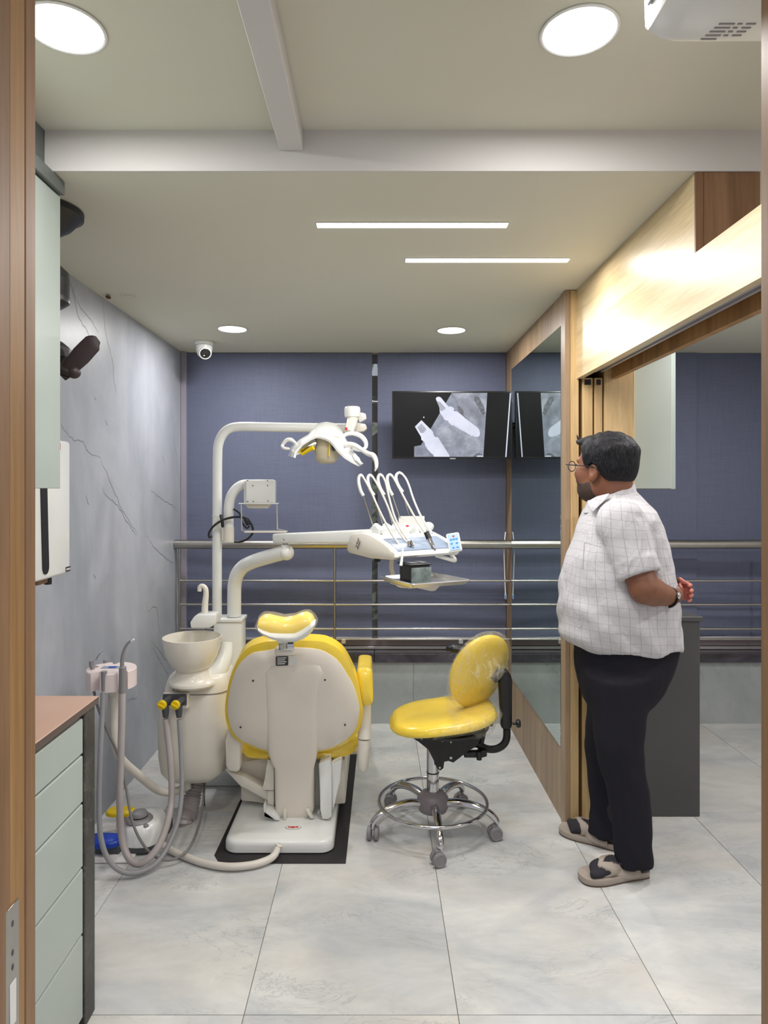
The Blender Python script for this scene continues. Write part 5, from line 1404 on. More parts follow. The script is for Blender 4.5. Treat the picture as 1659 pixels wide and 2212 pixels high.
# ============================================================ DENTIST STOOL
st = thing('dentist_stool', 'yellow dentist stool wrapped in clear film, on five grey casters', 'stool', (.244, 2.97, 0))
sx_, sy_ = .244, 2.97
bm = NB()
for k in range(1):
    lathe(bm, [(.045, .085), (.062, .09), (.072, .115), (.068, .145), (.050, .165), (.030, .172)], (sx_, sy_, 0), seg=30)
obj('hub', bm, M['hubgrey'], st, ang=60)
a0_ = math.degrees(math.atan2(2.69 - sy_, .252 - sx_))
for k in range(5):
    a = math.radians(a0_ + 72 * k); d = V((math.cos(a), math.sin(a), 0)); sdv = V((-d.y, d.x, 0)); c0 = V((sx_, sy_, 0))
    bm = NB(); tube(bm, [c0 + d * r_ + V((0, 0, z)) for r_, z in ((.055, .125), (.12, .135), (.19, .128), (.245, .108), (.275, .082), (.280, .068))], [.0195, .019, .0175, .016, .0145, .012], 16, 5, flat=(.9, 1.0)); lg = obj('leg', bm, M['chrome'], st)
    w0 = c0 + d * .285
    rot = [.9, -.5, .3, 2.4, -1.1][k]
    ax = (sdv * math.cos(rot) + d * math.sin(rot))
    if k == 0: ax = V((-.32, 1, 0)).normalized()
    fw = V((0, 0, 1)).cross(ax)
    bm = NB(); tube(bm, [c0 + d * .280 + V((0, 0, .072)), c0 + d * .280 + V((0, 0, .052))], .008, 10); obj('caster_stem', bm, M['chrome'], lg)
    for sg in (-1, 1):
        cc = c0 + d * .280 + fw * .010 + ax * (.0055 if sg > 0 else -.0055) + V((0, 0, .0295))
        bm = NB(); lathe(bm, [(.020, 0), (.0255, .001), (.0285, .004), (.0285, .014), (.0265, .018), (.0215, .0195), (.020, .018), (.0, .0185)], cc, ax * sg, 28); obj('caster_wheel', bm, M['grey'], lg)
    bm = NB(); tube(bm, [c0 + d * .280 + fw * .012 + V((0, 0, .053)) - ax * .012, c0 + d * .280 + fw * .012 + V((0, 0, .053)) + ax * .012], .012, 14); obj('caster_hood', bm, M['grey'], lg)
n = 64; q = [V((sx_ + .236 * math.cos(2 * PI * k / n), sy_ + .236 * math.sin(2 * PI * k / n), .127)) for k in range(n + 1)]
bm = NB(); tube(bm, q, .0075, 12, cap=False); bmesh.ops.remove_doubles(bm, verts=bm.verts[:], dist=1e-5); obj('foot_ring', bm, M['chrome'], st)
bm = NB(); cyl(bm, (sx_, sy_, .172), .027, .225, seg=30); obj('gas_column', bm, M['chrome'], st)
bm = NB(); lathe(bm, [(.0275, 0), (.0285, .003), (.0275, .006)], (sx_, sy_, .252), seg=30); lathe(bm, [(.028, 0), (.028, .016)], (sx_, sy_, .385), seg=30); obj('column_ring', bm, M['black'], st)
bm = NB(); cyl(bm, (sx_, sy_, .395), .014, .06, seg=20); obj('piston', bm, M['chrome'], st)
# mechanism plates (the photo shows their dark profile)
def mech(nm, pts, d, th, bev=.0015):
    b = NB(); prism(b, [P(x, y, d) for x, y in pts], (0, th, 0), bev, 1); return obj(nm, b, M['blackm'], st)
pl = [(887, 1588), (895, 1597), (905, 1603), (926, 1619), (938, 1645), (944, 1660), (951, 1665), (958, 1660), (959, 1645), (969, 1643), (979, 1648), (993, 1637), (1005, 1628), (1018, 1598), (1024, 1588)]
mp = mech('mechanism_plate', pl, 2.92, .006); mech('mechanism_plate', pl, 3.0, .006)
mech('mechanism_body', [(895, 1588), (930, 1618), (942, 1638), (1000, 1630), (1030, 1612), (1045, 1585)], 2.927, .072)
mech('tilt_lever', [(1003, 1625), (1033, 1626), (1035, 1622), (1052, 1620), (1052, 1634), (1042, 1637), (1003, 1637)], 2.935, .03)
for x, y, r_ in ((911, 1596, .004), (956, 1599, .0065), (974, 1603, .004), (974, 1637, .0065), (950, 1658, .005)):
    bm = NB(); cyl(bm, P(x, y, 2.92), r_, .003, (0, -1, 0), 14, .001); obj('bolt', bm, M['alu'], mp)
bm = NB(); cyl(bm, P(1035, 1631, 2.93) + V((0, 0, -.02)), .011, .035, seg=14); obj('adjust_knob', bm, M['black'], st)
bm = NB(); tube(bm, [P(1040, 1605, 2.96), P(1045, 1580, 2.96), P(1047, 1565, 2.96)], .011, 12); obj('support_strut', bm, M['blackm'], st)
bm = NB(); lathe(bm, [(.008, 0), (.013, .004), (.013, .012), (.009, .016)], P(1057, 1562, 2.96), (1, 0, -.15), 16); tube(bm, [P(1045, 1567, 2.96), P(1057, 1562, 2.96)], .006, 10); obj('small_knob', bm, M['black'], st)
# back bar: curved tube and sleeve
bm = NB(); tube(bm, [P(1000, 1606, 2.97), P(1030, 1607, 2.97), P(1050, 1617, 2.97), P(1070, 1618, 2.97), P(1086, 1610, 2.97), P(1094, 1596, 2.97), P(1095, 1575, 2.97)], .0165, 16, 6, flat=(1, .8)); obj('back_bar', bm, M['blackm'], st)
bm = NB(); prism(bm, [P(x, y, 2.945) for x, y in ((1079, 1475), (1083, 1455), (1090, 1448), (1098, 1450), (1105, 1460), (1107, 1475), (1107, 1570), (1102, 1578), (1084, 1576))], (0, .05, 0), .010, 3); obj('back_sleeve', bm, M['blackm'], st)
bm = NB(); tube(bm, [P(1065, 1470, 2.965), P(1074, 1462, 2.965), P(1082, 1455, 2.965), P(1094, 1458, 2.965)], [.013, .022, .024, .020], 16, 4); obj('back_pivot', bm, M['black'], st)
bm = NB(); lathe(bm, [(.006, 0), (.006, .015), (.017, .018), (.019, .026), (.016, .034), (.0, .035)], P(1107, 1563, 2.965), (1, 0, 0), 14); obj('height_knob', bm, M['black'], st)
# seat
def seat_f(X, Y, Z):
    x, y = X - .290, Y - 2.97
    r_ = np.sqrt((x / .238) ** 2 + (y / .205) ** 2) + 1e-6
    zc = .508 + .030 * np.clip(x / .238, -1, 1) * 1.0 + .010 * (y / .2) ** 2
    zc = zc - .012 * np.exp(-(r_ / .55) ** 2) * 1.0
    th = .036 * np.sqrt(np.clip(1 - r_ ** 6, 0, 1))
    return np.maximum((r_ - 1) * .2, np.abs(Z - zc) - th - .002) 
def seat2(X, Y, Z):
    x, y = X - .288, Y - 2.97
    a, b, c_ = .236, .208, .037
    tilt = .030 * (x / .232) + .004
    z = Z - .500 - tilt
    p = 2.6
    d = ((np.abs(x) / a) ** p + (np.abs(y) / b) ** p) ** (1 / p)
    q_ = (np.abs(d) ** 3.2 + np.abs(z / c_) ** 3.2) ** (1 / 3.2)
    e = (q_ - 1) * c_
    dish = .018 * np.exp(-((x + .0) / .14) ** 2 - (y / .12) ** 2)
    return np.where(z > 0, e + dish, e)
bm = NB(); sdf_mesh(bm, seat2, (.03, 2.74, .41), (.55, 3.20, .60), .009); obj('seat', bm, M['yellow'], st, ang=180)
bm = NB(); lathe(bm, [(.20, 0), (.205, .012), (.17, .012)], (.288, 2.97, .462), seg=36); obj('seat_pan', bm, M['blackm'], st)
# backrest: oval pad, turned away to the left
bn = V((-.70, .68, -.22)).normalized()      # faces the sitter
def BK(x, y): return P(x, y, 2.97)
oc = BK(1043, 1452); tiltv = (BK(1078, 1372) - BK(1010, 1525)).normalized()
sdv = tiltv.cross(bn).normalized(); bn = sdv.cross(tiltv).normalized()
def backf(X, Y, Z):
    x, y, z = X - oc.x, Y - oc.y, Z - oc.z
    l = x * tiltv.x + y * tiltv.y + z * tiltv.z
    s_ = x * sdv.x + y * sdv.y + z * sdv.z
    m_ = x * bn.x + y * bn.y + z * bn.z
    m_ = m_ - .9 * s_ ** 2 - .25 * l ** 2
    d = np.sqrt((l / .172) ** 2 + (s_ / .170) ** 2)
    q_ = (np.abs(d) ** 3 + np.abs(m_ / .030) ** 3) ** (1 / 3)
    return (q_ - 1) * .030
bm = NB(); sdf_mesh(bm, backf, (oc.x - .22, oc.y - .22, oc.z - .24), (oc.x + .22, oc.y + .22, oc.z + .24), .008)
obj('backrest', bm, M['yellow'], st, ang=180)
def film_mat():
    m, nt, b = newmat('crinkled_clear_film')
    vec = coords(nt, scale=(1, 1, .35), world=True)
    f = noise_n(nt, vec, 34, 3, .6, 1.8)
    nt.links.new(ramp(nt, f, [(.5, (.10, .10, .10, 1)), (.68, (.34, .34, .34, 1))]), b.inputs['Alpha'])
    b.inputs['Base Color'].default_value = (.85, .80, .62, 1); b.inputs['Roughness'].default_value = .12
    b.inputs['Specular IOR Level'].default_value = .8
    bump(nt, b, f, .8, .01)
    return m
M['film'] = film_mat()
def filmb(X, Y, Z):
    x, y, z = X - oc.x, Y - oc.y, Z - oc.z
    l = x * tiltv.x + y * tiltv.y + z * tiltv.z
    m_ = x * bn.x + y * bn.y + z * bn.z
    e = backf(X, Y, Z) - .003
    hump = s_cone(X, Y, Z, tuple(oc - bn * .030), tuple(P(1062, 1475, 2.955)), .085, .02)
    return np.maximum(smin(e, hump, .05), m_ - .03)
bm = NB(); sdf_mesh(bm, filmb, (oc.x - .22, oc.y - .23, oc.z - .24), (oc.x + .22, oc.y + .22, oc.z + .24), .008)
obj('backrest_film', bm, M['film'], st, ang=180)
def films(X, Y, Z):
    e = seat2(X, Y, Z) - .003
    hump = s_ell(X, Y, Z, (.40, 2.93, .475), (.11, .12, .045))
    return np.maximum(smin(e, hump, .03), .22 - X + (Z - .47) * 1.5)
bm = NB(); sdf_mesh(bm, films, (.03, 2.74, .40), (.56, 3.20, .60), .009); obj('seat_film', bm, M['film'], st, ang=180)
# armrest beyond the backrest
bm = NB(); tube(bm, [P(964, 1404, 3.18), P(975, 1400, 3.18), P(1000, 1404, 3.18), P(1035, 1412, 3.18)], [.010, .028, .032, .030], 18, 6, flat=(.75, 1.3)); obj('armrest', bm, M['black'], st)
bm = NB(); tube(bm, [P(1008, 1432, 3.18), P(1010, 1422, 3.18), P(1018, 1412, 3.18)], .016, 14); tube(bm, [P(1010, 1428, 3.18), P(1040, 1450, 3.14), P(1080, 1462, 3.0)], .012, 12, 4); obj('armrest_bracket', bm, M['blackm'], st)

# ============================================================ PERSON
pr_ = thing('person', 'standing person in white checked shirt and dark trousers, hands clasped behind the back', 'person', (.95, 2.74, 0))
DB = 2.74; KB = DB / F
def bX(px): return (px - VX) * KB
def bZ(py): return EYE - (py - VY) * KB
def table(T_):
    T_ = sorted(T_, key=lambda r: -r[0])       # increasing z
    z = np.array([bZ(r[0]) for r in T_]); xl = np.array([bX(r[1]) for r in T_]); xr = np.array([bX(r[2]) for r in T_]); b = np.array([r[3] for r in T_])
    return z, (xl + xr) / 2, (xr - xl) / 2, b
def s_rings(X, Y, Z, tb, cy=DB, p=2.3, skew=0.0):
    z, c, a, b = tb
    cx = np.interp(Z, z, c); aa = np.interp(Z, z, a); bb = np.interp(Z, z, b)
    d = ((np.abs(X - cx - skew * (Y - cy)) / aa) ** p + (np.abs(Y - cy) / bb) ** p) ** (1 / p)
    e = (d - 1) * np.minimum(aa, bb) * .9
    return np.maximum(e, np.maximum(z[0] - Z, Z - z[-1]))
TORSO = table([(1056, 1300, 1366, .060), (1066, 1292, 1374, .080), (1078, 1284, 1384, .115), (1090, 1276, 1393, .155), (1104, 1267, 1403, .188), (1122, 1260, 1412, .206), (1160, 1248, 1426, .214), (1200, 1231, 1437, .220), (1250, 1219, 1446, .228), (1300, 1213, 1450, .236), (1340, 1212, 1454, .236), (1365, 1214, 1460, .234), (1380, 1222, 1462, .228), (1388, 1238, 1461, .222), (1393, 1250, 1456, .216)])
def npv(*p): return tuple(P(*p))
SH, EL = P(1340, 1128, 2.555), P(1392, 1272, 2.475)
WR = P(1449, 1290, 2.535)
SH2, EL2, WR2 = V((.96, 2.87, 1.36)), V((1.06, 2.89, 1.10)), V((1.19, 2.80, 1.09))
def folds(X, Y, Z):
    s1 = np.sin((X * .9 + Z * .55 + Y * .3) * 46 + 3 * np.sin(Z * 9 + X * 5)) * .5 + .5
    low = np.clip((1.28 - Z) / .25, 0, 1)
    s2 = np.sin((X * .5 - Z * 1.1) * 60 + 2 * np.sin(X * 17)) * .5 + .5
    s3 = np.sin(Z * 21 + X * 12) * np.sin(X * 19 - Y * 9)
    return .0075 * s1 * low + .0022 * s2 + .0030 * s3 * low
def shirt_f(X, Y, Z):
    t = s_rings(X, Y, Z, TORSO)
    ax = (EL - SH).normalized()
    a, b = SH, SH + (EL - SH) * .80
    sl = s_cone(X, Y, Z, a, SH + (EL - SH) * .86, .088, .073)
    pr = (X - b.x) * ax.x + (Y - b.y) * ax.y + (Z - b.z) * ax.z
    cuff = np.where(np.abs(pr + .030) < .028, -.0030, 0)
    sl = np.maximum(sl + cuff, pr)
    ax2 = (EL2 - SH2).normalized(); b2 = SH2 + (EL2 - SH2) * .80
    s2 = np.maximum(s_cone(X, Y, Z, SH2, EL2, .086, .072), (X - b2.x) * ax2.x + (Y - b2.y) * ax2.y + (Z - b2.z) * ax2.z)
    d = smin(smin(t, sl, .022), s2, .03)
    # armhole crease behind the near sleeve
    cr = s_cone(X, Y, Z, npv(1372, 1118, 2.50), npv(1402, 1200, 2.52), .006, .006)
    d = d + .010 * np.exp(-np.clip(cr, 0, 1) ** 2 / .00012)
    d = d - folds(X, Y, Z)
    wave = .008 * np.sin(X * 34 + 1.0) + .004 * np.sin(Y * 40)
    return np.maximum(d, bZ(1391) + wave - Z)
bm = NB(); sdf_mesh(bm, shirt_f, (.70, 2.36, .84), (1.26, 3.14, 1.53), .0075)
shirt = obj('shirt', bm, M['shirt'], pr_, ang=180, label='white short sleeved shirt with a thin grey check')
# collar: band and folded leaf
bm = NB()
nc0, nc1 = [], []
for k in range(33):
    a = 2 * PI * k / 32
    ca, sa = math.cos(a), math.sin(a)      # a=0 back (+x)
    cx_, cy_ = bX(1323), DB
    zt = bZ(1043) - (1 - ca) / 2 * .070; rx, ry = .086, .078
    zb = zt - .040 - .012 * (1 - ca) / 2
    nc0.append(V((cx_ - .006 + ca * rx, cy_ + sa * ry, zt)))
    nc1.append(V((cx_ - .010 + ca * (rx + .018), cy_ + sa * (ry + .020), zb - (.018 if .55 < (1 - ca) / 2 < .93 else 0))))
nc2 = [(a + (a - V((cx_, cy_, a.z))).normalized() * .006) for a in nc0]
for k in range(32):
    m1, m2 = nc0[k], nc0[k + 1]
    bm.faces.new([bm.verts.new(p) for p in (nc1[k], nc1[k + 1], nc2[k + 1], nc2[k])])
    bm.faces.new([bm.verts.new(p) for p in (nc2[k], nc2[k + 1], m2, m1)])
    bm.faces.new([bm.verts.new(p) for p in (m1, m2, m2 - V((0, 0, .05)), m1 - V((0, 0, .05)))])
bmesh.ops.remove_doubles(bm, verts=bm.verts[:], dist=1e-5)
obj('collar', bm, M['shirt'], pr_, ang=60)
bm = NB(); prism(bm, [P(1268, 1084, 2.70), P(1288, 1073, 2.665), P(1316, 1066, 2.650), P(1306, 1081, 2.625), P(1280, 1106, 2.628), P(1274, 1100, 2.66)], (.0, -.004, .002), .0015, 1)
obj('collar_leaf', bm, M['shirt'], pr_, ang=60)
# chest pocket edge
bm = NB(); 
for (a, b) in (((1262, 1172, 2.575), (1300, 1182, 2.515)), ((1262, 1172, 2.575), (1259, 1230, 2.57))):
    tube(bm, [P(*a), (P(*a) + P(*b)) / 2 + V((0, -.002, 0)), P(*b)], .0012, 6)
obj('pocket_seam', bm, plain('seam_grey', (160, 158, 160), .8), pr_)

# trousers
HIP = table([(1360, 1240, 1458, .20), (1390, 1246, 1460, .205), (1420, 1247, 1452, .205), (1450, 1249, 1442, .20), (1480, 1254, 1428, .18), (1510, 1264, 1412, .14), (1535, 1280, 1396, .09), (1555, 1300, 1380, .04)])
NL = [(1335, 1460, 2.635, .118), (1337, 1540, 2.62, .104), (1336, 1600, 2.61, .092), (1342, 1650, 2.61, .083), (1355, 1700, 2.61, .080), (1365, 1760, 2.605, .077), (1367, 1810, 2.60, .072), (1367, 1840, 2.60, .071), (1368, 1866, 2.602, .069)]
FL = [(1332, 1460, 2.86, .118), (1322, 1540, 2.86, .104), (1312, 1600, 2.86, .092), (1310, 1650, 2.86, .080), (1311, 1700, 2.86, .074), (1312, 1750, 2.855, .070), (1310, 1780, 2.85, .072), (1308, 1800, 2.845, .074)]
def legf(X, Y, Z, L):
    pts = [P(x, y, d) for x, y, d, r in L]; z = np.array([p.z for p in pts])[::-1]
    cx = np.interp(Z, z, [p.x for p in pts][::-1]); cy = np.interp(Z, z, [p.y for p in pts][::-1]); r = np.interp(Z, z, [q[3] for q in L][::-1])
    ky = 1 + .28 * np.clip((.5 - Z) / .4, 0, 1)
    d = np.sqrt((X - cx) ** 2 + (ky * (Y - cy)) ** 2) - r
    return np.maximum(d, np.maximum(z[0] - Z, Z - z[-1]))
def trouser_f(X, Y, Z):
    h = s_rings(X, Y, Z, HIP, cy=2.745, p=2.2)
    a = legf(X, Y, Z, NL); b = legf(X, Y, Z, FL)
    legs = smin(a, b, .012)
    d = smin(h, legs, .06)
    kz = np.exp(-((Z - .43) / .10) ** 2) + np.exp(-((Z - .10) / .12) ** 2) * 1.3
    d = d - .0045 * kz * (np.sin((Z * 1.0 + X * .8 - Y * .4) * 52 + 2 * np.sin(X * 20)) * .5 + .5)
    d = d - .0035 * np.sin(Z * 15 + X * 30 + 1.5 * np.sin(Z * 8)) * np.sin(Y * 22 + Z * 6)
    # slanted pocket slit
    pk = s_cone(X, Y, Z, npv(1308, 1400, 2.545), npv(1322, 1486, 2.52), .001, .001)
    d = d + .012 * np.exp(-np.clip(pk, 0, 1) ** 2 / .00004)
    return d
bm = NB(); sdf_mesh(bm, trouser_f, (.72, 2.44, .02), (1.24, 3.02, .93), .0085)
obj('trousers', bm, M['trouser'], pr_, ang=180, label='dark charcoal trousers')

# body: head, neck, arms and hands in one mesh; the legs inside the trousers end in the feet
HC_ = V((.920, 2.745, 1.583)); HS = 1.09
af = math.radians(51); fu = V((-math.cos(af), math.sin(af), .02)).normalized(); fl = V((-math.sin(af), -math.cos(af), 0)); fw_ = fu.cross(fl) if fu.cross(fl).z > 0 else fl.cross(fu)
def loc(X, Y, Z):
    x, y, z = X - HC_.x, Y - HC_.y, Z - HC_.z
    return ((x * fu.x + y * fu.y + z * fu.z) / HS, (x * fl.x + y * fl.y + z * fl.z) / HS, (x * fw_.x + y * fw_.y + z * fw_.z) / HS)
def W(u, v, w): return HC_ + (fu * u + fl * v + fw_ * w) * HS
def head_f(X, Y, Z):
    u, v, w = loc(X, Y, Z)
    d = s_ell(u, v, w, (-.010, 0, .030), (.100, .080, .092))
    d = smin(d, s_ell(u, v, w, (.030, 0, -.040), (.066, .066, .082)), .03)
    d = smin(d, s_ell(u, v, w, (.050, 0, -.088), (.048, .046, .036)), .03)       # chin, jaw
    d = smin(d, s_ell(u, v, w, (.010, 0, -.080), (.062, .066, .045)), .03)       # full jowls
    for s_ in (-1, 1):
        d = smin(d, s_ell(u, v, w, (.058, s_ * .040, -.024), (.034, .031, .034)), .018)   # cheeks
        d = smin(d, s_ell(u, v, w, (.078, s_ * .028, .028), (.012, .026, .010)), .016)    # brows
        e = s_ell(u, v, w, (.092, s_ * .031, .010), (.013, .016, .011)); d = -smin(-d, e, .008)  # sockets
    d = smin(d, s_chain(u, v, w, [(.088, 0, .020), (.104, 0, -.004), (.113, 0, -.022)], [.009, .011, .013], .01), .010)
    for s_ in (-1, 1): d = smin(d, s_ell(u, v, w, (.103, s_ * .013, -.026), (.011, .009, .008)), .006)
    d = smin(d, s_ell(u, v, w, (.093, 0, -.050), (.011, .024, .0065)), .006)
    d = smin(d, s_ell(u, v, w, (.091, 0, -.063), (.011, .021, .0075)), .006)
    # ears
    for s_ in (-1, 1):
        e = s_ell(u, v, w, (-.010, s_ * .081, -.016), (.020, .010, .031))
        e = smin(e, s_ell(u, v, w, (-.002, s_ * .080, -.041), (.012, .008, .012)), .008)
        c_ = s_ell(u, v, w, (-.006, s_ * .091, -.012), (.010, .008, .017)); e = -smin(-e, c_, .005)
        d = smin(d, e, .006)
    return d
def fing(X, Y, Z, pts, r0=.0088, r1=.0068):
    n = len(pts)
    return s_chain(X, Y, Z, pts, [r0 + (r1 - r0) * i / (n - 1) for i in range(n)], .004)
HL = P(1463, 1284, 2.595)     # left palm
HR = V((1.190, 2.665, 1.094))
def body_f(X, Y, Z):
    d = head_f(X, Y, Z)
    nk_ = s_cone(X, Y, Z, W(-.020, 0, -.05), V((bX(1330), DB, bZ(1098))), .062, .060)
    nk2 = s_cone(X, Y, Z, W(-.050, 0, -.030), V((bX(1340), DB, bZ(1085))), .058, .060)
    d = smin(smin(d, nk_, .022), nk2, .03)
    core = s_cone(X, Y, Z, (1.0, DB, 1.32), (.98, DB, .95), .10, .13)
    d = smin(d, core, .05)
    # near arm
    arm = s_chain(X, Y, Z, [SH, SH.lerp(EL, .55), EL], [.060, .060, .052], .02)
    fo = s_chain(X, Y, Z, [EL + V((0, .0, .0)), EL.lerp(WR, .35) + V((0, 0, -.002)), EL.lerp(WR, .75), WR], [.051, .048, .036, .029], .02)
    d = smin(d, smin(arm, fo, .02), .02)
    ar2 = s_chain(X, Y, Z, [SH2, EL2, EL2.lerp(WR2, .5), WR2, HR], [.056, .050, .042, .029, .026], .02)
    d = smin(d, ar2, .02)
    # left hand: palm and fingers reaching to the far side, lying across the back
    pal = s_cone(X, Y, Z, WR, HL + V((.004, .03, 0)), .027, .030)
    pal = smin(pal, s_ell(X, Y, Z, tuple(HL + V((.004, .022, -.002))), (.019, .045, .036)), .01)
    d = smin(d, pal, .012)
    for i, (dz, ln) in enumerate(((.026, .055), (.009, .064), (-.009, .062), (-.026, .050))):
        b0 = HL + V((.008, .050, dz)); b1 = b0 + V((.006, ln * .45, -.004)); b2 = b1 + V((-.004, ln * .35, -.006))
        d = smin(d, fing(X, Y, Z, [tuple(b0), tuple(b1), tuple(b2)]), .004)
    return d
def fingers_f(X, Y, Z):
    # right hand gripping the left one: palm behind, four fingers curled over towards the viewpoint, thumb above
    d = s_ell(X, Y, Z, (HR.x + .004, HR.y + .030, HR.z), (.020, .040, .040))
    d = smin(d, s_cone(X, Y, Z, tuple(WR2), tuple(HR + V((0, .03, 0))), .027, .028), .012)
    for i, (dz, ln) in enumerate(((.031, .88), (.0115, 1.0), (-.008, .98), (-.027, .84))):
        k0 = HR + V((.015, .020, dz)); k1 = k0 + V((.012 * ln, -.034 * ln, .002)); k2 = k1 + V((.002, -.030 * ln, -.003)); k3 = k2 + V((-.011, -.014 * ln, -.002))
        d = smin(d, fing(X, Y, Z, [tuple(k0), tuple(k1), tuple(k2), tuple(k3)], .0092, .0075), .0035)
    t0 = HR + V((-.006, .022, .034)); d = smin(d, fing(X, Y, Z, [tuple(t0), tuple(t0 + V((.004, -.030, .014))), tuple(t0 + V((.016, -.052, .004)))], .011, .0085), .006)
    return d
bm = NB()
sdf_mesh(bm, lambda X, Y, Z: smin(body_f(X, Y, Z), fingers_f(X, Y, Z), .003), (.76, 2.40, .86), (1.29, 3.11, 1.72), .0048)
bd_ = obj('body', bm, [M['skin'], M['skin_p']], pr_, ang=180, label='brown skin of head, neck, forearms and hands')
for f in bd_.data.polygons:
    c = f.center
    if c.x > 1.185 and c.z < 1.2: f.material_index = 1
# beard, hair, spectacles, watch, eyes
def beard_f(X, Y, Z):
    u, v, w = loc(X, Y, Z)
    d = head_f(X, Y, Z) - .0018
    wt_ = np.interp(u, [-.02, .0, .012, .024, .040, .060, .080, .12], [-.13, -.092, -.052, -.050, -.058, -.056, -.044, -.036])
    return np.maximum(d, (w - wt_) * .7)
bm = NB(); sdf_mesh(bm, beard_f, (.80, 2.62, 1.44), (1.06, 2.88, 1.64), .0045); obj('beard', bm, M['beard'], pr_, ang=180, label='short dark beard')
def hair_f(X, Y, Z):
    u, v, w = loc(X, Y, Z)
    d = s_ell(u, v, w, (-.016, 0, .030), (.112, .094, .100))
    d = smin(d, s_ell(u, v, w, (-.025, 0, .060), (.100, .088, .066)), .03)
    d = smin(d, s_ell(u, v, w, (-.065, 0, -.010), (.052, .072, .062)), .03)
    d = smin(d, s_ell(u, v, w, (.062, 0, .094), (.040, .056, .022)), .02)
    for q_ in ((.030, .012), (.012, .022), (-.010, .014), (-.028, .008)):
        d = smin(d, s_chain(u, v, w, [(.070, q_[0], .094), (.094, q_[0] + .004, .100), (.103 + q_[1] * .3, q_[0] + .004, .104 + q_[1])], [.014, .006, .001], .004), .007)
    st_ = np.sin(v * 150 + 3 * np.sin(u * 40) + w * 20) * np.sin(u * 60 + w * 40)
    top_ = np.clip((w - .03) / .03, 0, 1)
    d = d + .0035 * st_ * top_
    wm = np.interp(u, [-.13, -.060, -.045, -.034, -.026, -.010, .006, .020, .034, .042, .050, .058, .12], [-.050, -.048, -.040, -.022, .004, .018, .010, -.002, .014, .048, .072, .084, .090])
    d = np.maximum(d, (wm - w) * .75)
    return d
bm = NB(); sdf_mesh(bm, hair_f, (.76, 2.58, 1.50), (1.10, 2.92, 1.76), .0050); obj('hair', bm, M['hair'], pr_, ang=180, label='short black hair')
for s_ in (-1, 1):
    bm = NB(); ball(bm, W(.080, s_ * .031, .010), .012, u=16, v=10); obj('eye', bm, M['eye'], pr_)
bm = NB()
for s_ in (-1, 1):
    c0 = W(.116, s_ * .034, .006)
    n = 28; pts = [c0 + (fl * math.cos(2 * PI * k / n) * .026 + fw_ * math.sin(2 * PI * k / n) * .021) for k in range(n + 1)]
    tube(bm, pts, .0016, 8, cap=False)
    tube(bm, [W(.116, s_ * .060, .012), W(.112, s_ * .074, .012), W(.060, s_ * .082, .008), W(.0, s_ * .088, .004), W(-.022, s_ * .090, .0), W(-.040, s_ * .086, -.020)], [.002, .0022, .0022, .002, .002, .0018], 8, 5)
tube(bm, [W(.118, -.009, .010), W(.120, 0, .014), W(.118, .009, .010)], .0017, 8, 3)
gl = obj('spectacles', bm, M['black'], pr_)
bm = NB()
for s_ in (-1, 1):
    c0 = W(.116, s_ * .034, .006)
    lathe(bm, [(.0245, 0), (.0245, .0008)], c0, fu, 24, sx=1, sy=1)
obj('lens', bm, M['lens'], gl)
wd_ = (HL - WR).normalized(); wc = WR.lerp(HL, -.12)
fd = (WR - EL.lerp(WR, .75)).normalized()
sv = fd.cross(V((0, 0, 1))).normalized(); uv = sv.cross(fd)
n = 32; pts = [wc + (sv * math.cos(2 * PI * k / n) * .0335 + uv * math.sin(2 * PI * k / n) * .0335) for k in range(n + 1)]
bm = NB(); tube(bm, pts, .0042, 8, cap=False, flat=(1, 1.6)); wt = obj('wristwatch', bm, M['black'], pr_)
bm = NB(); ball(bm, wc + sv * .034 + uv * .012, .011, .8, 1.2, 1.2, 14, 10); obj('watch_case', bm, M['chrome'], wt)

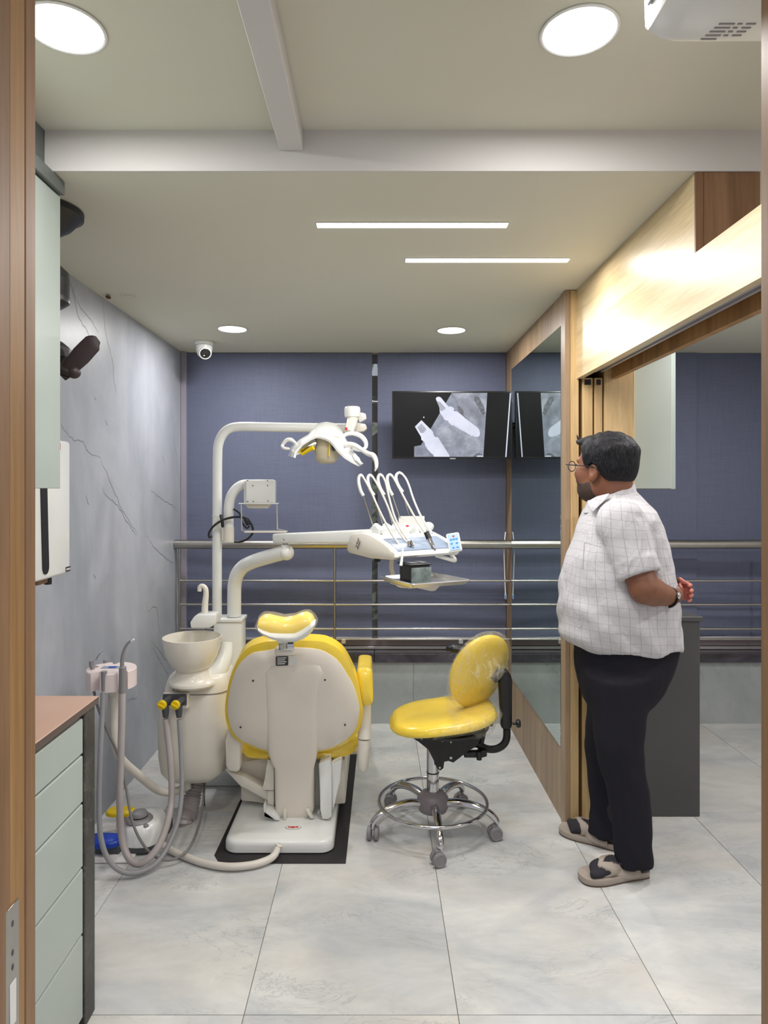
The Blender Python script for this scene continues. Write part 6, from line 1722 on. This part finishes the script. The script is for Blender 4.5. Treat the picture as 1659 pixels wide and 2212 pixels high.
# feet in charcoal socks inside beige thong sandals
def foot(toe, heel, nm):
    toe, heel = V(toe), V(heel); ax = (toe - heel).normalized(); sd = V((0, 0, 1)).cross(ax); L_ = (toe - heel).length
    def Q(a, s_, z): return heel + ax * a + sd * s_ + V((0, 0, z))
    inner = nm
    prf = [(-.012, .030, .030), (.02, .040, .040), (.08, .041, .041), (.14, .046, .050), (.20, .051, .057), (.245, .047, .054), (.275, .034, .042), (.290, .014, .022)]
    k = L_ / .262
    bmx = NB(); rings = []
    for z, gr in ((.002, -.003), (.010, 0), (.020, .001), (.026, .0)):
        left = [Q(a * k, (w1 + gr), z + .016 * max(0, a - .2) * 1.0 - 0) for a, w1, w2 in prf]
        right = [Q(a * k, -(w2 + gr), z + .016 * max(0, a - .2)) for a, w1, w2 in prf][::-1]
        rings.append(catmull_closed(left + right, 3))
    loft(bmx, rings); so = obj('sandal', bmx, M['sandal'], pr_, ang=50, label='beige thong sandal')
    bmx = NB(); rings = []
    for z in (.0008, .0045):
        left = [Q(a * k, w1 - .001, z + .016 * max(0, a - .2)) for a, w1, w2 in prf]; right = [Q(a * k, -(w2 - .001), z + .016 * max(0, a - .2)) for a, w1, w2 in prf][::-1]
        rings.append(catmull_closed(left + right, 3))
    loft(bmx, rings); obj('outsole', bmx, M['sandal_d'], so, ang=50)
    def ff(X, Y, Z):
        x, y, z = X - heel.x, Y - heel.y, Z - .026
        a = (x * ax.x + y * ax.y) / k; s_ = x * sd.x + y * sd.y
        d = s_ell(a, s_, z, (.020, 0, .028), (.040, .033, .034))
        d = smin(d, s_cone(a, s_, z, (.03, 0, .030), (.19, -.002, .022), .036, .027), .02)
        d = smin(d, s_ell(a, s_, z, (.185, -.004, .018), (.060, .044, .022)), .02)
        d = smin(d, s_cone(a, s_, z, (.045, 0, .05), (.035, 0, .14), .040, .045), .03)
        sg = 1 if inner == 'near' else -1
        d = smin(d, s_cone(a, s_, z, (.215, sg * .026, .014), (.250, sg * .027, .014), .0155, .0145), .006)
        for i in range(4):
            d = smin(d, s_cone(a, s_, z, (.205, sg * (.006 - i * .014), .013), (.243 - i * .009, sg * (.008 - i * .0145), .011), .011, .0095), .005)
        return np.maximum(d, -z)
    c_ = (toe + heel) / 2
    bmx = NB(); sdf_mesh(bmx, ff, (c_.x - .20, c_.y - .14, .015), (c_.x + .20, c_.y + .14, .20), .005)
    obj('sock', bmx, M['sock'], pr_, ang=180)
    sg = 1 if inner == 'near' else -1
    for si_ in (-1, 1):
        path = [(.050, si_ * .050), (.115, si_ * .046), (.165, si_ * .030 + sg * .004), (.195, si_ * .012 + sg * .012), (.216, sg * .017)]
        def sf(X, Y, Z):
            x, y = X - heel.x, Y - heel.y
            a = (x * ax.x + y * ax.y) / k; s_ = x * sd.x + y * sd.y
            bd = s_chain(a, s_, 0 * Z, [(p, q, 0) for p, q in path], [.012, .0135, .013, .011, .008], .004)
            g = ff(X, Y, Z)
            g = np.where(np.abs(s_) > .034, np.minimum(g, s_ell(a, s_, Z - .026, (.08, 0, .0), (.09, .047, .03))), g)
            return np.maximum(np.maximum(g - .0055, bd), -g - .001)
        bmx = NB(); sdf_mesh(bmx, sf, (c_.x - .20, c_.y - .14, .012), (c_.x + .20, c_.y + .14, .13), .0042)
        obj('strap', bmx, M['sandal'], so, ang=180)
    bmx = NB(); tube(bmx, [Q(.208 * k, sg * .016, .058), Q(.224 * k, sg * .017, .045), Q(.226 * k, sg * .017, .026)], .0035, 8, 4); obj('toe_post', bmx, M['sandal'], so)
    bmx = NB()
    for i in range(6):
        c0 = Q((.130 + i * .007) * k, .0405 - i * .0036, .0735 + i * .0010); box(bmx, -.0016, .0016, -.0005, .0005, -.002, .002, mtx=Matrix.Translation(c0))
    if nm == 'near': obj('strap_print', bmx, M['inkgrey'], so, False)
    else: bmx.free()
nt_, nh = P(1262, 1905, 2.576), P(1385, 1886, 2.635)
foot((nt_.x + .012, 2.580, 0), (nh.x + .005, 2.632, 0), 'near')
ft_, fh = P(1215, 1798, 2.948), P(1330, 1836, 2.81)
foot((ft_.x + .012, 2.945, 0), (fh.x + .015, 2.815, 0), 'far')
